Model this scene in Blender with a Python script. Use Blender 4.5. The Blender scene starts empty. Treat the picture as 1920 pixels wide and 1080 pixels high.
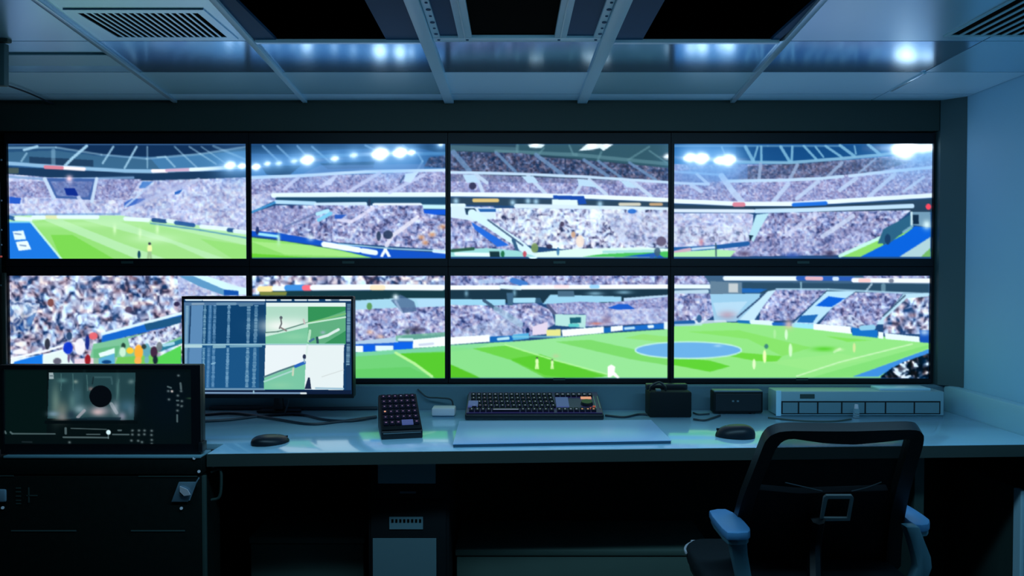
import bpy, bmesh, math, random
import numpy as np
from mathutils import Vector, Matrix

# ------------------------------------------------------------------ camera, world, exposure
F = 1400.0                       # focal length in pixels of a 1920x1080 frame
CZ = 1.253                       # eye height of the seated photographer
PITCH = math.atan(30.0 / F)
sc = bpy.context.scene
cd = bpy.data.cameras.new('camera'); cam = bpy.data.objects.new('camera', cd)
sc.collection.objects.link(cam)
cd.sensor_width = 36.0; cd.lens = 36.0 * F / 1920.0; cd.clip_start = 0.02
cam.location = (0, 0, CZ); cam.rotation_euler = (math.pi / 2 - PITCH, 0, 0)
sc.camera = cam
w = bpy.data.worlds.new('world'); sc.world = w; w.use_nodes = True
w.node_tree.nodes['Background'].inputs[0].default_value = (0.02, 0.05, 0.07, 1)
w.node_tree.nodes['Background'].inputs[1].default_value = 0.3
sc.view_settings.view_transform = 'Standard'; sc.view_settings.look = 'None'
sc.view_settings.exposure = 0.0; sc.view_settings.gamma = 1.0
sc.view_settings.use_curve_mapping = False
SCREEN_GAIN = 1.12

# fill lamp added out of the frame to brighten the desk and walls
ld = bpy.data.lights.new('fill_lamp', 'AREA'); ld.shape = 'RECTANGLE'; ld.size = 2.4; ld.size_y = 0.16
ld.energy = 22.0; ld.color = (0.36, 0.74, 1.0)
lo = bpy.data.objects.new('fill_lamp', ld); sc.collection.objects.link(lo)
lo.location = (0.2, 1.42, 1.83); lo.rotation_euler = (math.radians(14), 0, 0)

# ------------------------------------------------------------------ projection maths
_f = Vector((0, math.cos(PITCH), -math.sin(PITCH))); _u = Vector((0, math.sin(PITCH), math.cos(PITCH)))
_C = Vector((0, 0, CZ))
def ray(px, py): return _f + Vector((1, 0, 0)) * ((px - 960) / F) + _u * ((540 - py) / F)
def PY(px, py, Y):                # point on the vertical plane y = Y
    r = ray(px, py); return _C + r * (Y / r.y)
def PZ(px, py, z):                # point on the level plane z
    r = ray(px, py); return _C + r * ((z - CZ) / r.z)
def PX(px, py, x):
    r = ray(px, py); return _C + r * (x / r.x)
def PP(px, py, p0, n):            # point on any plane
    r = ray(px, py); return _C + r * ((Vector(p0) - _C).dot(n) / r.dot(n))

# room measures
DESK = 0.75; CEIL = CZ + 0.622; KC = 0.622 / 0.655
YB = 2.88; YS = 2.75; XR = 1.615; XL = -2.02

# ------------------------------------------------------------------ materials (blue cast of the room's light tinted into the pale ones)
def s2l(c):
    return tuple(((v / 255.0) / 12.92 if v / 255.0 <= 0.04045 else ((v / 255.0 + 0.055) / 1.055) ** 2.4) for v in c)
def mat(name, col, rough=0.5, metal=0.0, spec=0.5, noise=0.0, scale=30.0, bump=0.0, alpha=1.0, coat=0.0, stretch=None, trans=0.0):
    m = bpy.data.materials.new(name); m.use_nodes = True
    nt = m.node_tree; b = nt.nodes['Principled BSDF']
    b.inputs['Base Color'].default_value = (*col, 1); b.inputs['Roughness'].default_value = rough
    b.inputs['Metallic'].default_value = metal; b.inputs['Specular IOR Level'].default_value = spec
    b.inputs['Alpha'].default_value = alpha; b.inputs['Coat Weight'].default_value = coat
    b.inputs['Transmission Weight'].default_value = trans
    if noise or bump:
        tc = nt.nodes.new('ShaderNodeTexCoord'); mp = nt.nodes.new('ShaderNodeMapping')
        nz = nt.nodes.new('ShaderNodeTexNoise'); nz.inputs['Scale'].default_value = scale; nz.inputs['Detail'].default_value = 4
        if stretch: mp.inputs['Scale'].default_value = stretch
        nt.links.new(tc.outputs['Object'], mp.inputs[0]); nt.links.new(mp.outputs[0], nz.inputs['Vector'])
        if noise:
            mx = nt.nodes.new('ShaderNodeMix'); mx.data_type = 'RGBA'
            mx.inputs[6].default_value = (*[c * (1 - noise) for c in col], 1); mx.inputs[7].default_value = (*[min(1, c * (1 + noise)) for c in col], 1)
            nt.links.new(nz.outputs['Fac'], mx.inputs[0]); nt.links.new(mx.outputs[2], b.inputs['Base Color'])
        if bump:
            bp = nt.nodes.new('ShaderNodeBump'); bp.inputs['Strength'].default_value = bump; bp.inputs['Distance'].default_value = 0.002
            nt.links.new(nz.outputs['Fac'], bp.inputs['Height']); nt.links.new(bp.outputs[0], b.inputs['Normal'])
    return m
def emat(name, col, strength=1.0):
    m = bpy.data.materials.new(name); m.use_nodes = True; nt = m.node_tree
    b = nt.nodes['Principled BSDF']; b.inputs['Base Color'].default_value = (0, 0, 0, 1)
    b.inputs['Emission Color'].default_value = (*col, 1); b.inputs['Emission Strength'].default_value = strength
    return m
def screen_mat(name, strength):
    m = bpy.data.materials.new(name); m.use_nodes = True; nt = m.node_tree
    b = nt.nodes['Principled BSDF']; b.inputs['Base Color'].default_value = (0.002, 0.003, 0.004, 1)
    b.inputs['Roughness'].default_value = 0.35; b.inputs['Specular IOR Level'].default_value = 0.15
    a = nt.nodes.new('ShaderNodeAttribute'); a.attribute_name = 'picture'
    nt.links.new(a.outputs['Color'], b.inputs['Emission Color']); b.inputs['Emission Strength'].default_value = strength
    return m
M = dict(
    wall=mat('painted_wall', (0.30, 0.60, 0.80), 0.62, noise=0.05, scale=3, bump=0.05),
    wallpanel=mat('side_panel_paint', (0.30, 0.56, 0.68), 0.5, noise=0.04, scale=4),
    fascia=mat('shaded_bulkhead', (0.026, 0.042, 0.034), 0.6, noise=0.1, scale=2),  # dark tone carries the shade of the unlit bulkhead
    backpanel=mat('grey_blue_panel', (0.11, 0.20, 0.25), 0.6, noise=0.06, scale=4),
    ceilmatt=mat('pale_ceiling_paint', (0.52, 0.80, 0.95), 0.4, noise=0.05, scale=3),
    chest=mat('dark_chest_board', (0.075, 0.12, 0.10), 0.6, noise=0.1, scale=5),
    keybed=emat('purple_key_backlight', (0.08, 0.07, 0.42), 0.13),
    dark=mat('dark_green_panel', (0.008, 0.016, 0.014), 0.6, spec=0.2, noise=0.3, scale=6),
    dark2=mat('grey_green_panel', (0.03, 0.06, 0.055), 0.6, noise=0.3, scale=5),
    floor=mat('dark_rubber_floor', (0.02, 0.03, 0.035), 0.55, noise=0.3, scale=40, bump=0.3),
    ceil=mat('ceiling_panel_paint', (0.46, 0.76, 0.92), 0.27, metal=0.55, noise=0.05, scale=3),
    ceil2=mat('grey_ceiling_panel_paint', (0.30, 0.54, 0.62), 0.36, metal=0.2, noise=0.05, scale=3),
    ceilgloss=mat('brushed_ceiling_metal', (0.44, 0.68, 0.88), 0.14, metal=0.85, noise=0.08, scale=6, stretch=(14, 1, 1)),
    rail=mat('white_rail', (0.50, 0.78, 0.92), 0.35),
    chrome=mat('bright_metal', (0.60, 0.84, 0.97), 0.22, metal=0.35),
    seam=mat('seam_black', (0.004, 0.008, 0.01), 0.8),
    void=mat('recess_black', (0.002, 0.003, 0.002), 0.9, spec=0.02),
    blue=mat('dark_blue_panel', (0.02, 0.09, 0.19), 0.55, spec=0.08),
    desk=mat('desk_laminate', (0.44, 0.78, 0.98), 0.15, metal=0.18, noise=0.03, scale=5, coat=0.3),
    deskedge=mat('shaded_desk_edge', (0.042, 0.060, 0.056), 0.5, noise=0.05, scale=5),  # darkened to keep the unlit front face of the desk in shade
    bezel=mat('black_bezel', (0.004, 0.006, 0.010), 0.45, spec=0.3),
    black=mat('black_plastic', (0.008, 0.011, 0.016), 0.42),
    black2=mat('matt_black_plastic', (0.005, 0.008, 0.010), 0.65, spec=0.2),
    mouse=mat('satin_black_plastic', (0.006, 0.012, 0.019), 0.38, spec=0.35),
    key=mat('key_cap', (0.008, 0.008, 0.022), 0.6, spec=0.12),
    white=mat('off_white_plastic', (0.27, 0.42, 0.48), 0.42, noise=0.03, scale=10),
    groove=mat('dull_line', (0.05, 0.10, 0.10), 0.6),
    whitebox=mat('greyish_white_plastic', (0.66, 0.62, 0.68), 0.5),
    slot=mat('grey_slot_plastic', (0.15, 0.26, 0.30), 0.5),
    pad=mat('pale_blue_board', (0.42, 0.66, 0.97), 0.3, noise=0.03, scale=4),
    padedge=mat('blue_board_edge', (0.03, 0.10, 0.17), 0.5),
    arm=mat('blue_lit_arm_pad', (0.09, 0.28, 0.54), 0.45),  # blue screen light on the pads put into their colour
    armpost=mat('grey_nylon', (0.10, 0.24, 0.31), 0.42),
    lumbar=mat('silver_lumbar', (0.42, 0.50, 0.52), 0.5),
    casing=mat('corner_shade_and_conduit', (0.05, 0.10, 0.11), 0.6),  # shade of the right corner put into its colour, also on the conduit
    silver=mat('silver_plastic', (0.16, 0.22, 0.25), 0.4, metal=0.3),
    paper=mat('pale_paper', (0.13, 0.22, 0.25), 0.7),
    fabric=mat('black_seat_fabric', (0.006, 0.010, 0.014), 0.9, noise=0.3, scale=200, bump=0.4),
    case=mat('flight_case_laminate', (0.004, 0.009, 0.008), 0.6, spec=0.15, noise=0.4, scale=60, bump=0.2),
    alu=mat('aluminium_edge', (0.22, 0.46, 0.56), 0.4, metal=0.2),
    latch=mat('latch_steel', (0.35, 0.55, 0.70), 0.35, metal=0.5),
    cable=mat('black_cable', (0.010, 0.022, 0.035), 0.5),
    glass=mat('clear_plastic', (0.75, 0.9, 0.95), 0.08, trans=0.85),
    led=emat('white_led', (0.55, 0.65, 1.0), 0.35),
    ledp=emat('pink_led', (0.75, 0.45, 0.95), 0.22),
    ledb=emat('blue_backlight', (0.10, 0.16, 0.50), 0.45),
    ledo=emat('orange_led', (1.0, 0.45, 0.28), 0.7),
    ledr=emat('red_led', (0.7, 0.12, 0.08), 0.45),
)
mm = mat('mesh_fabric', (0.006, 0.010, 0.016), 0.8, alpha=0.52)
M['mesh'] = mm

# ------------------------------------------------------------------ mesh helpers
COL = sc.collection
def nbm(): return bmesh.new()
def box(bm, lo, hi, bev=0.0, seg=2):
    lo = Vector(lo); hi = Vector(hi)
    t = bmesh.new(); bmesh.ops.create_cube(t, size=1.0)
    for v in t.verts: v.co = Vector([(lo[i] + hi[i]) / 2 + v.co[i] * (hi[i] - lo[i]) for i in range(3)])
    if bev > 0: bmesh.ops.bevel(t, geom=t.edges[:], offset=bev, segments=seg, profile=0.5, affect='EDGES')
    _merge(bm, t); return bm
def _merge(bm, t):
    me = bpy.data.meshes.new('t'); t.to_mesh(me); t.free(); bm.from_mesh(me); bpy.data.meshes.remove(me)
def prism(bm, pts, d, bev=0.0, seg=2):
    """polygon pts (3D) extruded by vector d"""
    t = bmesh.new(); vs = [t.verts.new(Vector(p)) for p in pts]
    f = t.faces.new(vs); r = bmesh.ops.extrude_face_region(t, geom=[f])
    for g in r['geom']:
        if isinstance(g, bmesh.types.BMVert): g.co += Vector(d)
    bmesh.ops.recalc_face_normals(t, faces=t.faces[:])
    if bev > 0: bmesh.ops.bevel(t, geom=t.edges[:], offset=bev, segments=seg, profile=0.5, affect='EDGES')
    _merge(bm, t); return bm
def ring(bm, outer, inner, d):
    """frame between two outlines with as many points, extruded by d"""
    t = bmesh.new(); n = len(outer); d = Vector(d)
    A = [t.verts.new(Vector(p)) for p in outer]; B = [t.verts.new(Vector(p)) for p in inner]
    A2 = [t.verts.new(Vector(p) + d) for p in outer]; B2 = [t.verts.new(Vector(p) + d) for p in inner]
    for i in range(n):
        j = (i + 1) % n
        t.faces.new((A[i], A[j], B[j], B[i])); t.faces.new((A2[i], B2[i], B2[j], A2[j]))
        t.faces.new((A[i], A2[i], A2[j], A[j])); t.faces.new((B[i], B[j], B2[j], B2[i]))
    bmesh.ops.recalc_face_normals(t, faces=t.faces[:]); _merge(bm, t); return bm
def smooth_path(pts, n=8):
    P = [Vector(p) for p in pts]; P = [P[0] * 2 - P[1]] + P + [P[-1] * 2 - P[-2]]; out = []
    for i in range(1, len(P) - 2):
        for k in range(n):
            t = k / n; a, b, c, e = P[i - 1], P[i], P[i + 1], P[i + 2]
            out.append(0.5 * ((2 * b) + (c - a) * t + (2 * a - 5 * b + 4 * c - e) * t * t + (3 * b - a - 3 * c + e) * t ** 3))
    out.append(P[-2]); return out
def tube(bm, pts, r, seg=8, smooth=True, rs=None):
    P = smooth_path(pts) if smooth and len(pts) > 2 else [Vector(p) for p in pts]
    rings = []; prev = None
    for i, p in enumerate(P):
        d = (P[min(i + 1, len(P) - 1)] - P[max(i - 1, 0)]).normalized()
        a = prev if prev is not None else (Vector((0, 0, 1)) if abs(d.z) < 0.9 else Vector((1, 0, 0)))
        a = (a - d * a.dot(d)).normalized(); prev = a; b = d.cross(a)
        rr = r if rs is None else rs[0] + (rs[1] - rs[0]) * i / (len(P) - 1)
        rings.append([bm.verts.new(p + a * math.cos(2 * math.pi * k / seg) * rr + b * math.sin(2 * math.pi * k / seg) * rr) for k in range(seg)])
    for i in range(len(rings) - 1):
        for k in range(seg):
            l = (k + 1) % seg; bm.faces.new((rings[i][k], rings[i][l], rings[i + 1][l], rings[i + 1][k]))
    bm.faces.new(rings[0][::-1]); bm.faces.new(rings[-1]); return bm
def cyl(bm, p0, p1, r, r2=None, seg=20): return tube(bm, [p0, p1], r, seg, False, (r, r if r2 is None else r2))
def loc_of(o):
    v = Vector((0, 0, 0))
    while o: v += Vector(o.location); o = o.parent
    return v
def obj(name, bm, m, parent=None, world=True, smooth=False):
    if parent is not None and world: bmesh.ops.translate(bm, verts=bm.verts[:], vec=-loc_of(parent))
    me = bpy.data.meshes.new(name); bm.to_mesh(me); bm.free(); me.materials.append(m)
    if smooth:
        for p in me.polygons: p.use_smooth = True
        try: me.set_sharp_from_angle(angle=math.radians(38))
        except Exception: pass
    o = bpy.data.objects.new(name, me); COL.objects.link(o); o.parent = parent; return o
def bx(name, lo, hi, m, parent=None, bev=0.0, world=True):
    return obj(name, box(nbm(), lo, hi, bev), m, parent, world, smooth=bev > 0)
def tag(o, label, cat, group=None):
    o['label'] = label; o['category'] = cat
    if group: o['group'] = group
    return o
def thing(name, label, cat, loc, rz=0.0, group=None):
    o = bpy.data.objects.new(name, None); COL.objects.link(o); o.empty_display_size = 0.05
    o.location = loc; o.rotation_euler = (0, 0, rz); return tag(o, label, cat, group)
def struct(name, bm, m, parent=None, smooth=False):
    o = obj(name, bm, m, parent, smooth=smooth)
    if parent is None: o['kind'] = 'structure'
    return o
# ------------------------------------------------------------------ pictures shown on the screens (computed colours on the display meshes)
class Canvas:
    def __init__(s, x0, y0, x1, y1, ss, col=(0, 0, 0)):
        s.x0, s.y0, s.ss = x0, y0, ss; s.W = int((x1 - x0) * ss); s.H = int((y1 - y0) * ss)
        s.a = np.zeros((s.H, s.W, 3), np.float32); s.a[:] = col; s.hdr = np.zeros((s.H, s.W, 3), np.float32)
        s.ox = s.oy = 0.0; s.k = 1.0
    def frame(s, ox, oy, k): s.ox, s.oy, s.k = ox, oy, k
    def t(s, p): return ((s.ox + p[0] / s.k - s.x0) * s.ss, (s.oy + p[1] / s.k - s.y0) * s.ss)
    def noise(s, cx, cy, seed):
        rs = np.random.RandomState(seed); cx *= s.ss; cy *= s.ss
        gx = int(s.W / cx) + 3; gy = int(s.H / cy) + 3; g = rs.rand(gy, gx).astype(np.float32)
        X = np.arange(s.W) / cx; Y = np.arange(s.H) / cy; xi = X.astype(int); yi = Y.astype(int)
        fx = (X - xi).astype(np.float32); fy = (Y - yi).astype(np.float32); fx = fx * fx * (3 - 2 * fx); fy = fy * fy * (3 - 2 * fy)
        a = g[yi][:, xi]; b = g[yi][:, xi + 1]; c = g[yi + 1][:, xi]; d = g[yi + 1][:, xi + 1]
        fx = fx[None]; fy = fy[:, None]
        return (a * (1 - fx) + b * fx) * (1 - fy) + (c * (1 - fx) + d * fx) * fy
    def crowd(s, c, seed, pal, con=1.7, tint=26):
        v = 0.5 * s.noise(c, c * 0.9, seed) + 0.3 * s.noise(c * 0.45, c * 0.5, seed + 1) + 0.2 * s.noise(c * 2.6, c * 2.2, seed + 6)
        wx = ((s.noise(c * 1.5, c * 1.5, seed + 4) - 0.5) * c * 1.25 * s.ss).astype(int); wy = ((s.noise(c * 1.5, c * 1.5, seed + 5) - 0.5) * c * 1.25 * s.ss).astype(int)
        v = v[np.clip(np.arange(s.H)[:, None] + wy, 0, s.H - 1), np.clip(np.arange(s.W)[None] + wx, 0, s.W - 1)]
        v = np.clip((v - 0.5) * con * 1.15 + 0.5, 0, 0.999) * (len(pal) - 1)
        i = v.astype(int); f = (v - i)[..., None]; P = np.array(pal, np.float32)
        o = P[i] * (1 - f) + P[np.minimum(i + 1, len(pal) - 1)] * f
        h = s.noise(c * 0.9, c * 0.9, seed + 2) - 0.5; o[..., 0] += h * tint * 1.6; o[..., 2] -= h * tint
        return o + ((s.noise(c * 4, c * 3, seed + 3) - 0.5) * 24)[..., None] + np.array((-13, 3, 4), np.float32)
    def _blend(s, sl, m, col, a):
        c = col[sl] if isinstance(col, np.ndarray) and col.ndim == 3 else np.array(col, np.float32)
        m = (m * a)[..., None]; s.a[sl] = s.a[sl] * (1 - m) + c * m
    def _bb(s, xs, ys, pad):
        x0 = max(0, int(min(xs) - pad)); x1 = min(s.W, int(max(xs) + pad) + 2); y0 = max(0, int(min(ys) - pad)); y1 = min(s.H, int(max(ys) + pad) + 2)
        return x0, x1, y0, y1
    def poly(s, pts, col, a=1.0):
        q = [s.t(p) for p in pts]; x0, x1, y0, y1 = s._bb([p[0] for p in q], [p[1] for p in q], 1)
        if x1 <= x0 or y1 <= y0: return
        X, Y = np.meshgrid(np.arange(x0, x1) + 0.5, np.arange(y0, y1) + 0.5); m = np.zeros(X.shape, bool); n = len(q)
        for i in range(n):
            ax, ay = q[i]; bx_, by = q[(i + 1) % n]
            if ay == by: continue
            c = (ay > Y) != (by > Y); m ^= c & (X < (bx_ - ax) * (Y - ay) / (by - ay) + ax)
        s._blend((slice(y0, y1), slice(x0, x1)), m.astype(np.float32), col, a)
    def rect(s, x0, y0, x1, y1, col, a=1.0): s.poly([(x0, y0), (x1, y0), (x1, y1), (x0, y1)], col, a)
    def grad(s, x0, y0, x1, y1, c0, c1, a=1.0):
        n = 14
        for i in range(n):
            f = i / (n - 1); c = [c0[k] * (1 - f) + c1[k] * f for k in range(3)]
            s.rect(x0, y0 + (y1 - y0) * i / n, x1, y0 + (y1 - y0) * (i + 1) / n, c, a)
    def line(s, pts, wd, col, a=1.0):
        q = [s.t(p) for p in pts]; r = wd * s.ss / s.k / 2
        for i in range(len(q) - 1):
            (ax, ay), (bx_, by) = q[i], q[i + 1]; x0, x1, y0, y1 = s._bb([ax, bx_], [ay, by], r + 2)
            if x1 <= x0 or y1 <= y0: continue
            X, Y = np.meshgrid(np.arange(x0, x1) + 0.5, np.arange(y0, y1) + 0.5); dx, dy = bx_ - ax, by - ay
            t = np.clip(((X - ax) * dx + (Y - ay) * dy) / (dx * dx + dy * dy + 1e-9), 0, 1)
            d = np.hypot(X - ax - t * dx, Y - ay - t * dy)
            s._blend((slice(y0, y1), slice(x0, x1)), np.clip(r + 0.7 - d, 0, 1).astype(np.float32), col, a)
    def blob(s, x, y, rx, ry, col, a=1.0, hard=0):
        cx, cy = s.t((x, y)); rx *= s.ss / s.k; ry *= s.ss / s.k
        e = 1.1 if hard else 2.6
        x0, x1, y0, y1 = s._bb([cx - rx * e, cx + rx * e], [cy - ry * e, cy + ry * e], 1)
        if x1 <= x0 or y1 <= y0: return
        X, Y = np.meshgrid(np.arange(x0, x1) + 0.5, np.arange(y0, y1) + 0.5); d2 = ((X - cx) / rx) ** 2 + ((Y - cy) / ry) ** 2
        m = np.clip((1 - d2) * 3, 0, 1) if hard else np.exp(-d2)
        s._blend((slice(y0, y1), slice(x0, x1)), m.astype(np.float32), col, a)
    def glow(s, x, y, r, st, col=(0.85, 0.95, 1.0), halo=True):
        cx, cy = s.t((x, y)); r0 = r; r *= s.ss / s.k; R = r * 5
        x0, x1, y0, y1 = s._bb([cx - R, cx + R], [cy - R, cy + R], 1)
        X, Y = np.meshgrid(np.arange(x0, x1) + 0.5, np.arange(y0, y1) + 0.5); d = np.hypot(X - cx, Y - cy) / r
        m = np.exp(-d ** 2 * 1.4) * st
        dx, dy = (X - cx) / r, (Y - cy) / r
        m += st * .45 * np.exp(-((dx - .9) ** 2 + (dy + .25) ** 2) * 3.2) + st * .35 * np.exp(-((dx + 1.0) ** 2 + (dy - .2) ** 2) * 4) + st * .10 * np.exp(-(dx / 2.6) ** 2 - (dy / .35) ** 2)
        s.hdr[y0:y1, x0:x1] += m[..., None] * np.array(col, np.float32)
        if halo:
            s.blob(x, y, r0 * 4.6, r0 * 4.6, (110, 176, 240), 0.42)
            s.blob(x, y, r0 * 2.2, r0 * 1.9, (150, 205, 250), 0.75)
    def person(s, x, y, h, body, legs=None, a=1.0):
        s.blob(x, y - h * 0.9, h * 0.09, h * 0.1, legs or (40, 40, 60), a, 1)
        s.blob(x, y - h * 0.62, h * 0.15, h * 0.28, body, a, 1)
        s.line([(x - h * 0.05, y - h * 0.4), (x - h * 0.1, y)], h * 0.12, legs or body, a); s.line([(x + h * 0.05, y - h * 0.4), (x + h * 0.08, y)], h * 0.12, legs or body, a)
    def blurred(s, n):
        o = s.a.copy()
        for _ in range(n):
            p = np.pad(o, ((1, 1), (1, 1), (0, 0)), mode='edge'); o = (p[:-2, 1:-1] + p[2:, 1:-1] + p[1:-1, :-2] + p[1:-1, 2:] + p[1:-1, 1:-1] * 2) / 6
        return o
    def linear(s, blur=1):
        c = np.clip(s.blurred(blur) / 255.0, 0, 1); l = np.where(c <= 0.04045, c / 12.92, ((c + 0.055) / 1.055) ** 2.4)
        return l + s.hdr
G_L = (176, 230, 172); G_M = (136, 216, 104); G_D = (100, 204, 50)
LAV = [(70, 64, 112), (124, 114, 162), (164, 154, 198), (192, 184, 220), (230, 228, 246)]
def arc(cx, cy, rx, ry, a0=0, a1=360, n=40): return [(cx + rx * math.cos(math.radians(a0 + (a1 - a0) * i / n)), cy + ry * math.sin(math.radians(a0 + (a1 - a0) * i / n))) for i in range(n + 1)]
def paint_wall():
    c = Canvas(8, 262, 1756, 716, 1.7, (30, 70, 120))
    far = c.crowd(3.4, 1, [(104, 96, 150), (146, 134, 182), (172, 162, 206), (208, 204, 234)], 1.4, 14)
    pale = c.crowd(5.0, 5, [(140, 134, 184), (182, 174, 214), (206, 200, 230), (232, 232, 248)], 1.4, 14)
    mid = c.crowd(5.2, 9, LAV, 1.5, 18)
    white = c.crowd(6.0, 13, [(60, 56, 92), (150, 140, 178), (206, 200, 226), (228, 228, 244), (248, 248, 252)], 1.6, 16)
    dark = c.crowd(4.0, 17, [(44, 42, 72), (70, 64, 98), (98, 90, 124), (136, 130, 166)], 1.7, 20)
    near = c.crowd(8.5, 21, [(52, 54, 92), (120, 108, 142), (168, 156, 188), (204, 198, 222), (242, 242, 250)], 2.0, 34)
    # ---- top row, first screen
    c.frame(0, 240, 4)
    c.rect(50, 120, 1850, 990, (70, 110, 160)); c.grad(60, 125, 1850, 320, (34, 74, 112), (44, 96, 150))
    c.poly([(60, 130), (400, 140), (700, 200), (1150, 215), (1500, 190), (1850, 150), (1850, 125), (60, 125)], (16, 46, 84))
    c.poly([(60, 180), (420, 170), (780, 215), (1150, 240), (1400, 210), (1850, 150), (1850, 300), (1100, 320), (600, 295), (60, 250)], (58, 104, 138), .8)
    c.poly([(220, 215), (700, 240), (700, 290), (220, 270)], (24, 52, 84), .8); c.poly([(1130, 230), (1850, 170), (1850, 290), (1200, 310)], (70, 134, 190), .6)
    for p, wd, a in [([(60, 150), (420, 145), (760, 200), (1100, 230), (1500, 195), (1850, 140)], 14, .5), ([(180, 165), (280, 138)], 18, .9), ([(490, 280), (545, 225), (650, 135)], 20, .95), ([(770, 265), (850, 140)], 14, .8), ([(935, 300), (1025, 140)], 14, .85),
                     ([(1105, 300), (1105, 140)], 10, .6), ([(1310, 290), (1240, 215), (1180, 220)], 14, .6), ([(1310, 140), (1480, 300)], 12, .5), ([(1420, 140), (1620, 270)], 12, .5), ([(1510, 140), (1700, 270)], 10, .45), ([(1600, 135), (1850, 240)], 16, .4), ([(160, 250), (200, 190)], 14, .6), ([(400, 170), (400, 280)], 30, .4)]:
        c.line(p, wd, (160, 205, 232), a)
    c.poly([(60, 290), (640, 320), (1150, 335), (1850, 320), (1850, 400), (60, 400)], (24, 56, 92))
    c.line([(60, 265), (480, 295), (940, 322), (1150, 325), (1850, 292)], 26, (138, 184, 220)); c.line([(480, 300), (630, 308)], 26, (246, 240, 248)); c.line([(340, 293), (465, 300)], 26, (212, 130, 150))
    c.line([(1145, 322), (1250, 322)], 24, (250, 244, 250)); c.line([(1250, 318), (1420, 312)], 22, (200, 170, 200)); c.line([(1430, 312), (1850, 292)], 26, (224, 244, 255))
    c.poly([(60, 345), (360, 370), (800, 375), (1060, 395), (1450, 385), (1850, 370), (1850, 780), (60, 700)], pale)
    c.poly([(70, 400), (350, 400), (380, 520), (70, 520)], far); c.poly([(730, 385), (1060, 385), (960, 540), (680, 540)], far); c.poly([(60, 300), (140, 300), (140, 340), (60, 340)], (70, 90, 90))
    c.line([(60, 365), (350, 385), (1000, 372)], 18, (120, 160, 205), .8); c.poly([(330, 375), (730, 380), (690, 540), (400, 525)], (64, 98, 164)); c.poly([(380, 400), (700, 400), (660, 520), (430, 510)], far, .5)
    c.poly([(480, 450), (560, 450), (590, 510), (500, 505)], (14, 44, 140)); c.blob(520, 380, 24, 24, (250, 214, 228), 1)
    c.line([(335, 380), (405, 525)], 26, (190, 214, 240)); c.line([(725, 380), (690, 550)], 24, (190, 214, 240)); c.poly([(1070, 400), (1150, 400), (1100, 450), (1040, 450)], (56, 120, 200), .8)
    c.poly([(70, 515), (160, 525), (150, 570), (70, 565)], (36, 90, 200)); c.poly([(990, 530), (1100, 530), (1060, 560), (930, 600), (930, 560)], (50, 96, 190), .9)
    c.line([(590, 520), (680, 660)], 26, (206, 218, 242), .8); c.line([(1490, 385), (1100, 540), (880, 665)], 22, (190, 208, 240), .7); c.line([(1150, 410), (940, 590)], 14, (190, 215, 245), .8); c.poly([(1310, 480), (1370, 460), (1350, 490), (1310, 500)], (40, 100, 190))
    c.poly([(1100, 430), (1480, 395), (1250, 500), (1000, 600)], (150, 156, 206), .35)
    c.poly([(60, 660), (230, 655), (900, 655), (1130, 690), (1500, 730), (1850, 800), (1850, 990), (60, 990)], G_L)
    for i, q in enumerate([[(240, 700), (330, 690), (1030, 985), (840, 985), (430, 985)], [(470, 690), (620, 690), (1300, 870), (1560, 985), (1250, 985), (900, 860)], [(900, 700), (1050, 700), (1850, 880), (1850, 985), (1700, 985)]]):
        c.poly(q, [G_M, (150, 218, 124), (156, 222, 134)][i], .8)
    c.poly([(380, 800), (540, 800), (860, 985), (460, 985)], G_D, .55); c.poly([(1500, 830), (1850, 880), (1850, 985), (1750, 985)], G_M, .6)
    c.blob(1150, 830, 160, 34, (200, 242, 196), .7); c.blob(600, 720, 500, 26, (190, 240, 180), .5)
    c.poly([(60, 705), (225, 705), (455, 985), (60, 985)], (28, 118, 222)); c.poly([(60, 700), (240, 700), (240, 712), (60, 712)], (120, 205, 235)); c.line([(232, 705), (462, 985)], 15, (186, 236, 224))
    c.poly([(95, 775), (175, 768), (195, 835), (110, 840)], (222, 244, 250)); c.poly([(118, 855), (205, 845), (235, 910), (140, 920)], (228, 246, 250))
    for q in [(130, 792), (168, 878)]: c.line([(q[0] - 18, q[1]), (q[0] + 26, q[1] + 6)], 9, (120, 150, 190))
    for x0, y0, x1, y1, k in [(70, 670, 105, 680, 0), (120, 678, 230, 683, 1), (250, 670, 330, 670, 1), (355, 665, 430, 668, 2), (440, 665, 730, 668, 1), (940, 680, 1110, 690, 1), (1150, 690, 1240, 700, 3), (1260, 695, 1320, 705, 1), (1320, 710, 1450, 730, 0), (1510, 738, 1600, 748, 1), (1605, 748, 1710, 758, 1), (1715, 765, 1750, 768, 3), (1760, 773, 1850, 783, 1)]:
        c.line([(x0, y0), (x1, y1)], 30, [(30, 80, 150), (226, 248, 252), (224, 228, 180), (24, 70, 130)][k], .9)
    c.line([(1130, 715), (1500, 765), (1850, 825)], 10, (60, 130, 180), .7); c.line([(70, 650), (900, 645)], 12, (80, 140, 200), .5)
    c.person(1122, 985, 130, (232, 248, 170), (150, 190, 140)); c.blob(1122, 868, 12, 12, (60, 70, 80), 1, 1); c.blob(1043, 950, 13, 32, (14, 66, 90), 1, 1)
    for q in [(1050, 790), (860, 760), (1180, 760)]: c.blob(q[0], q[1], 12, 34, (214, 250, 200), .8)
    c.glow(1725, 280, 28, 1.6); c.glow(1815, 285, 20, 1.6)
    # ---- top row, second screen
    c.frame(460, 240, 4)
    c.grad(40, 125, 1505, 380, (20, 62, 104), (74, 130, 190)); c.poly([(40, 190), (300, 200), (700, 160), (1300, 150), (1505, 200), (1505, 330), (40, 380)], (48, 104, 168), .6)
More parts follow.
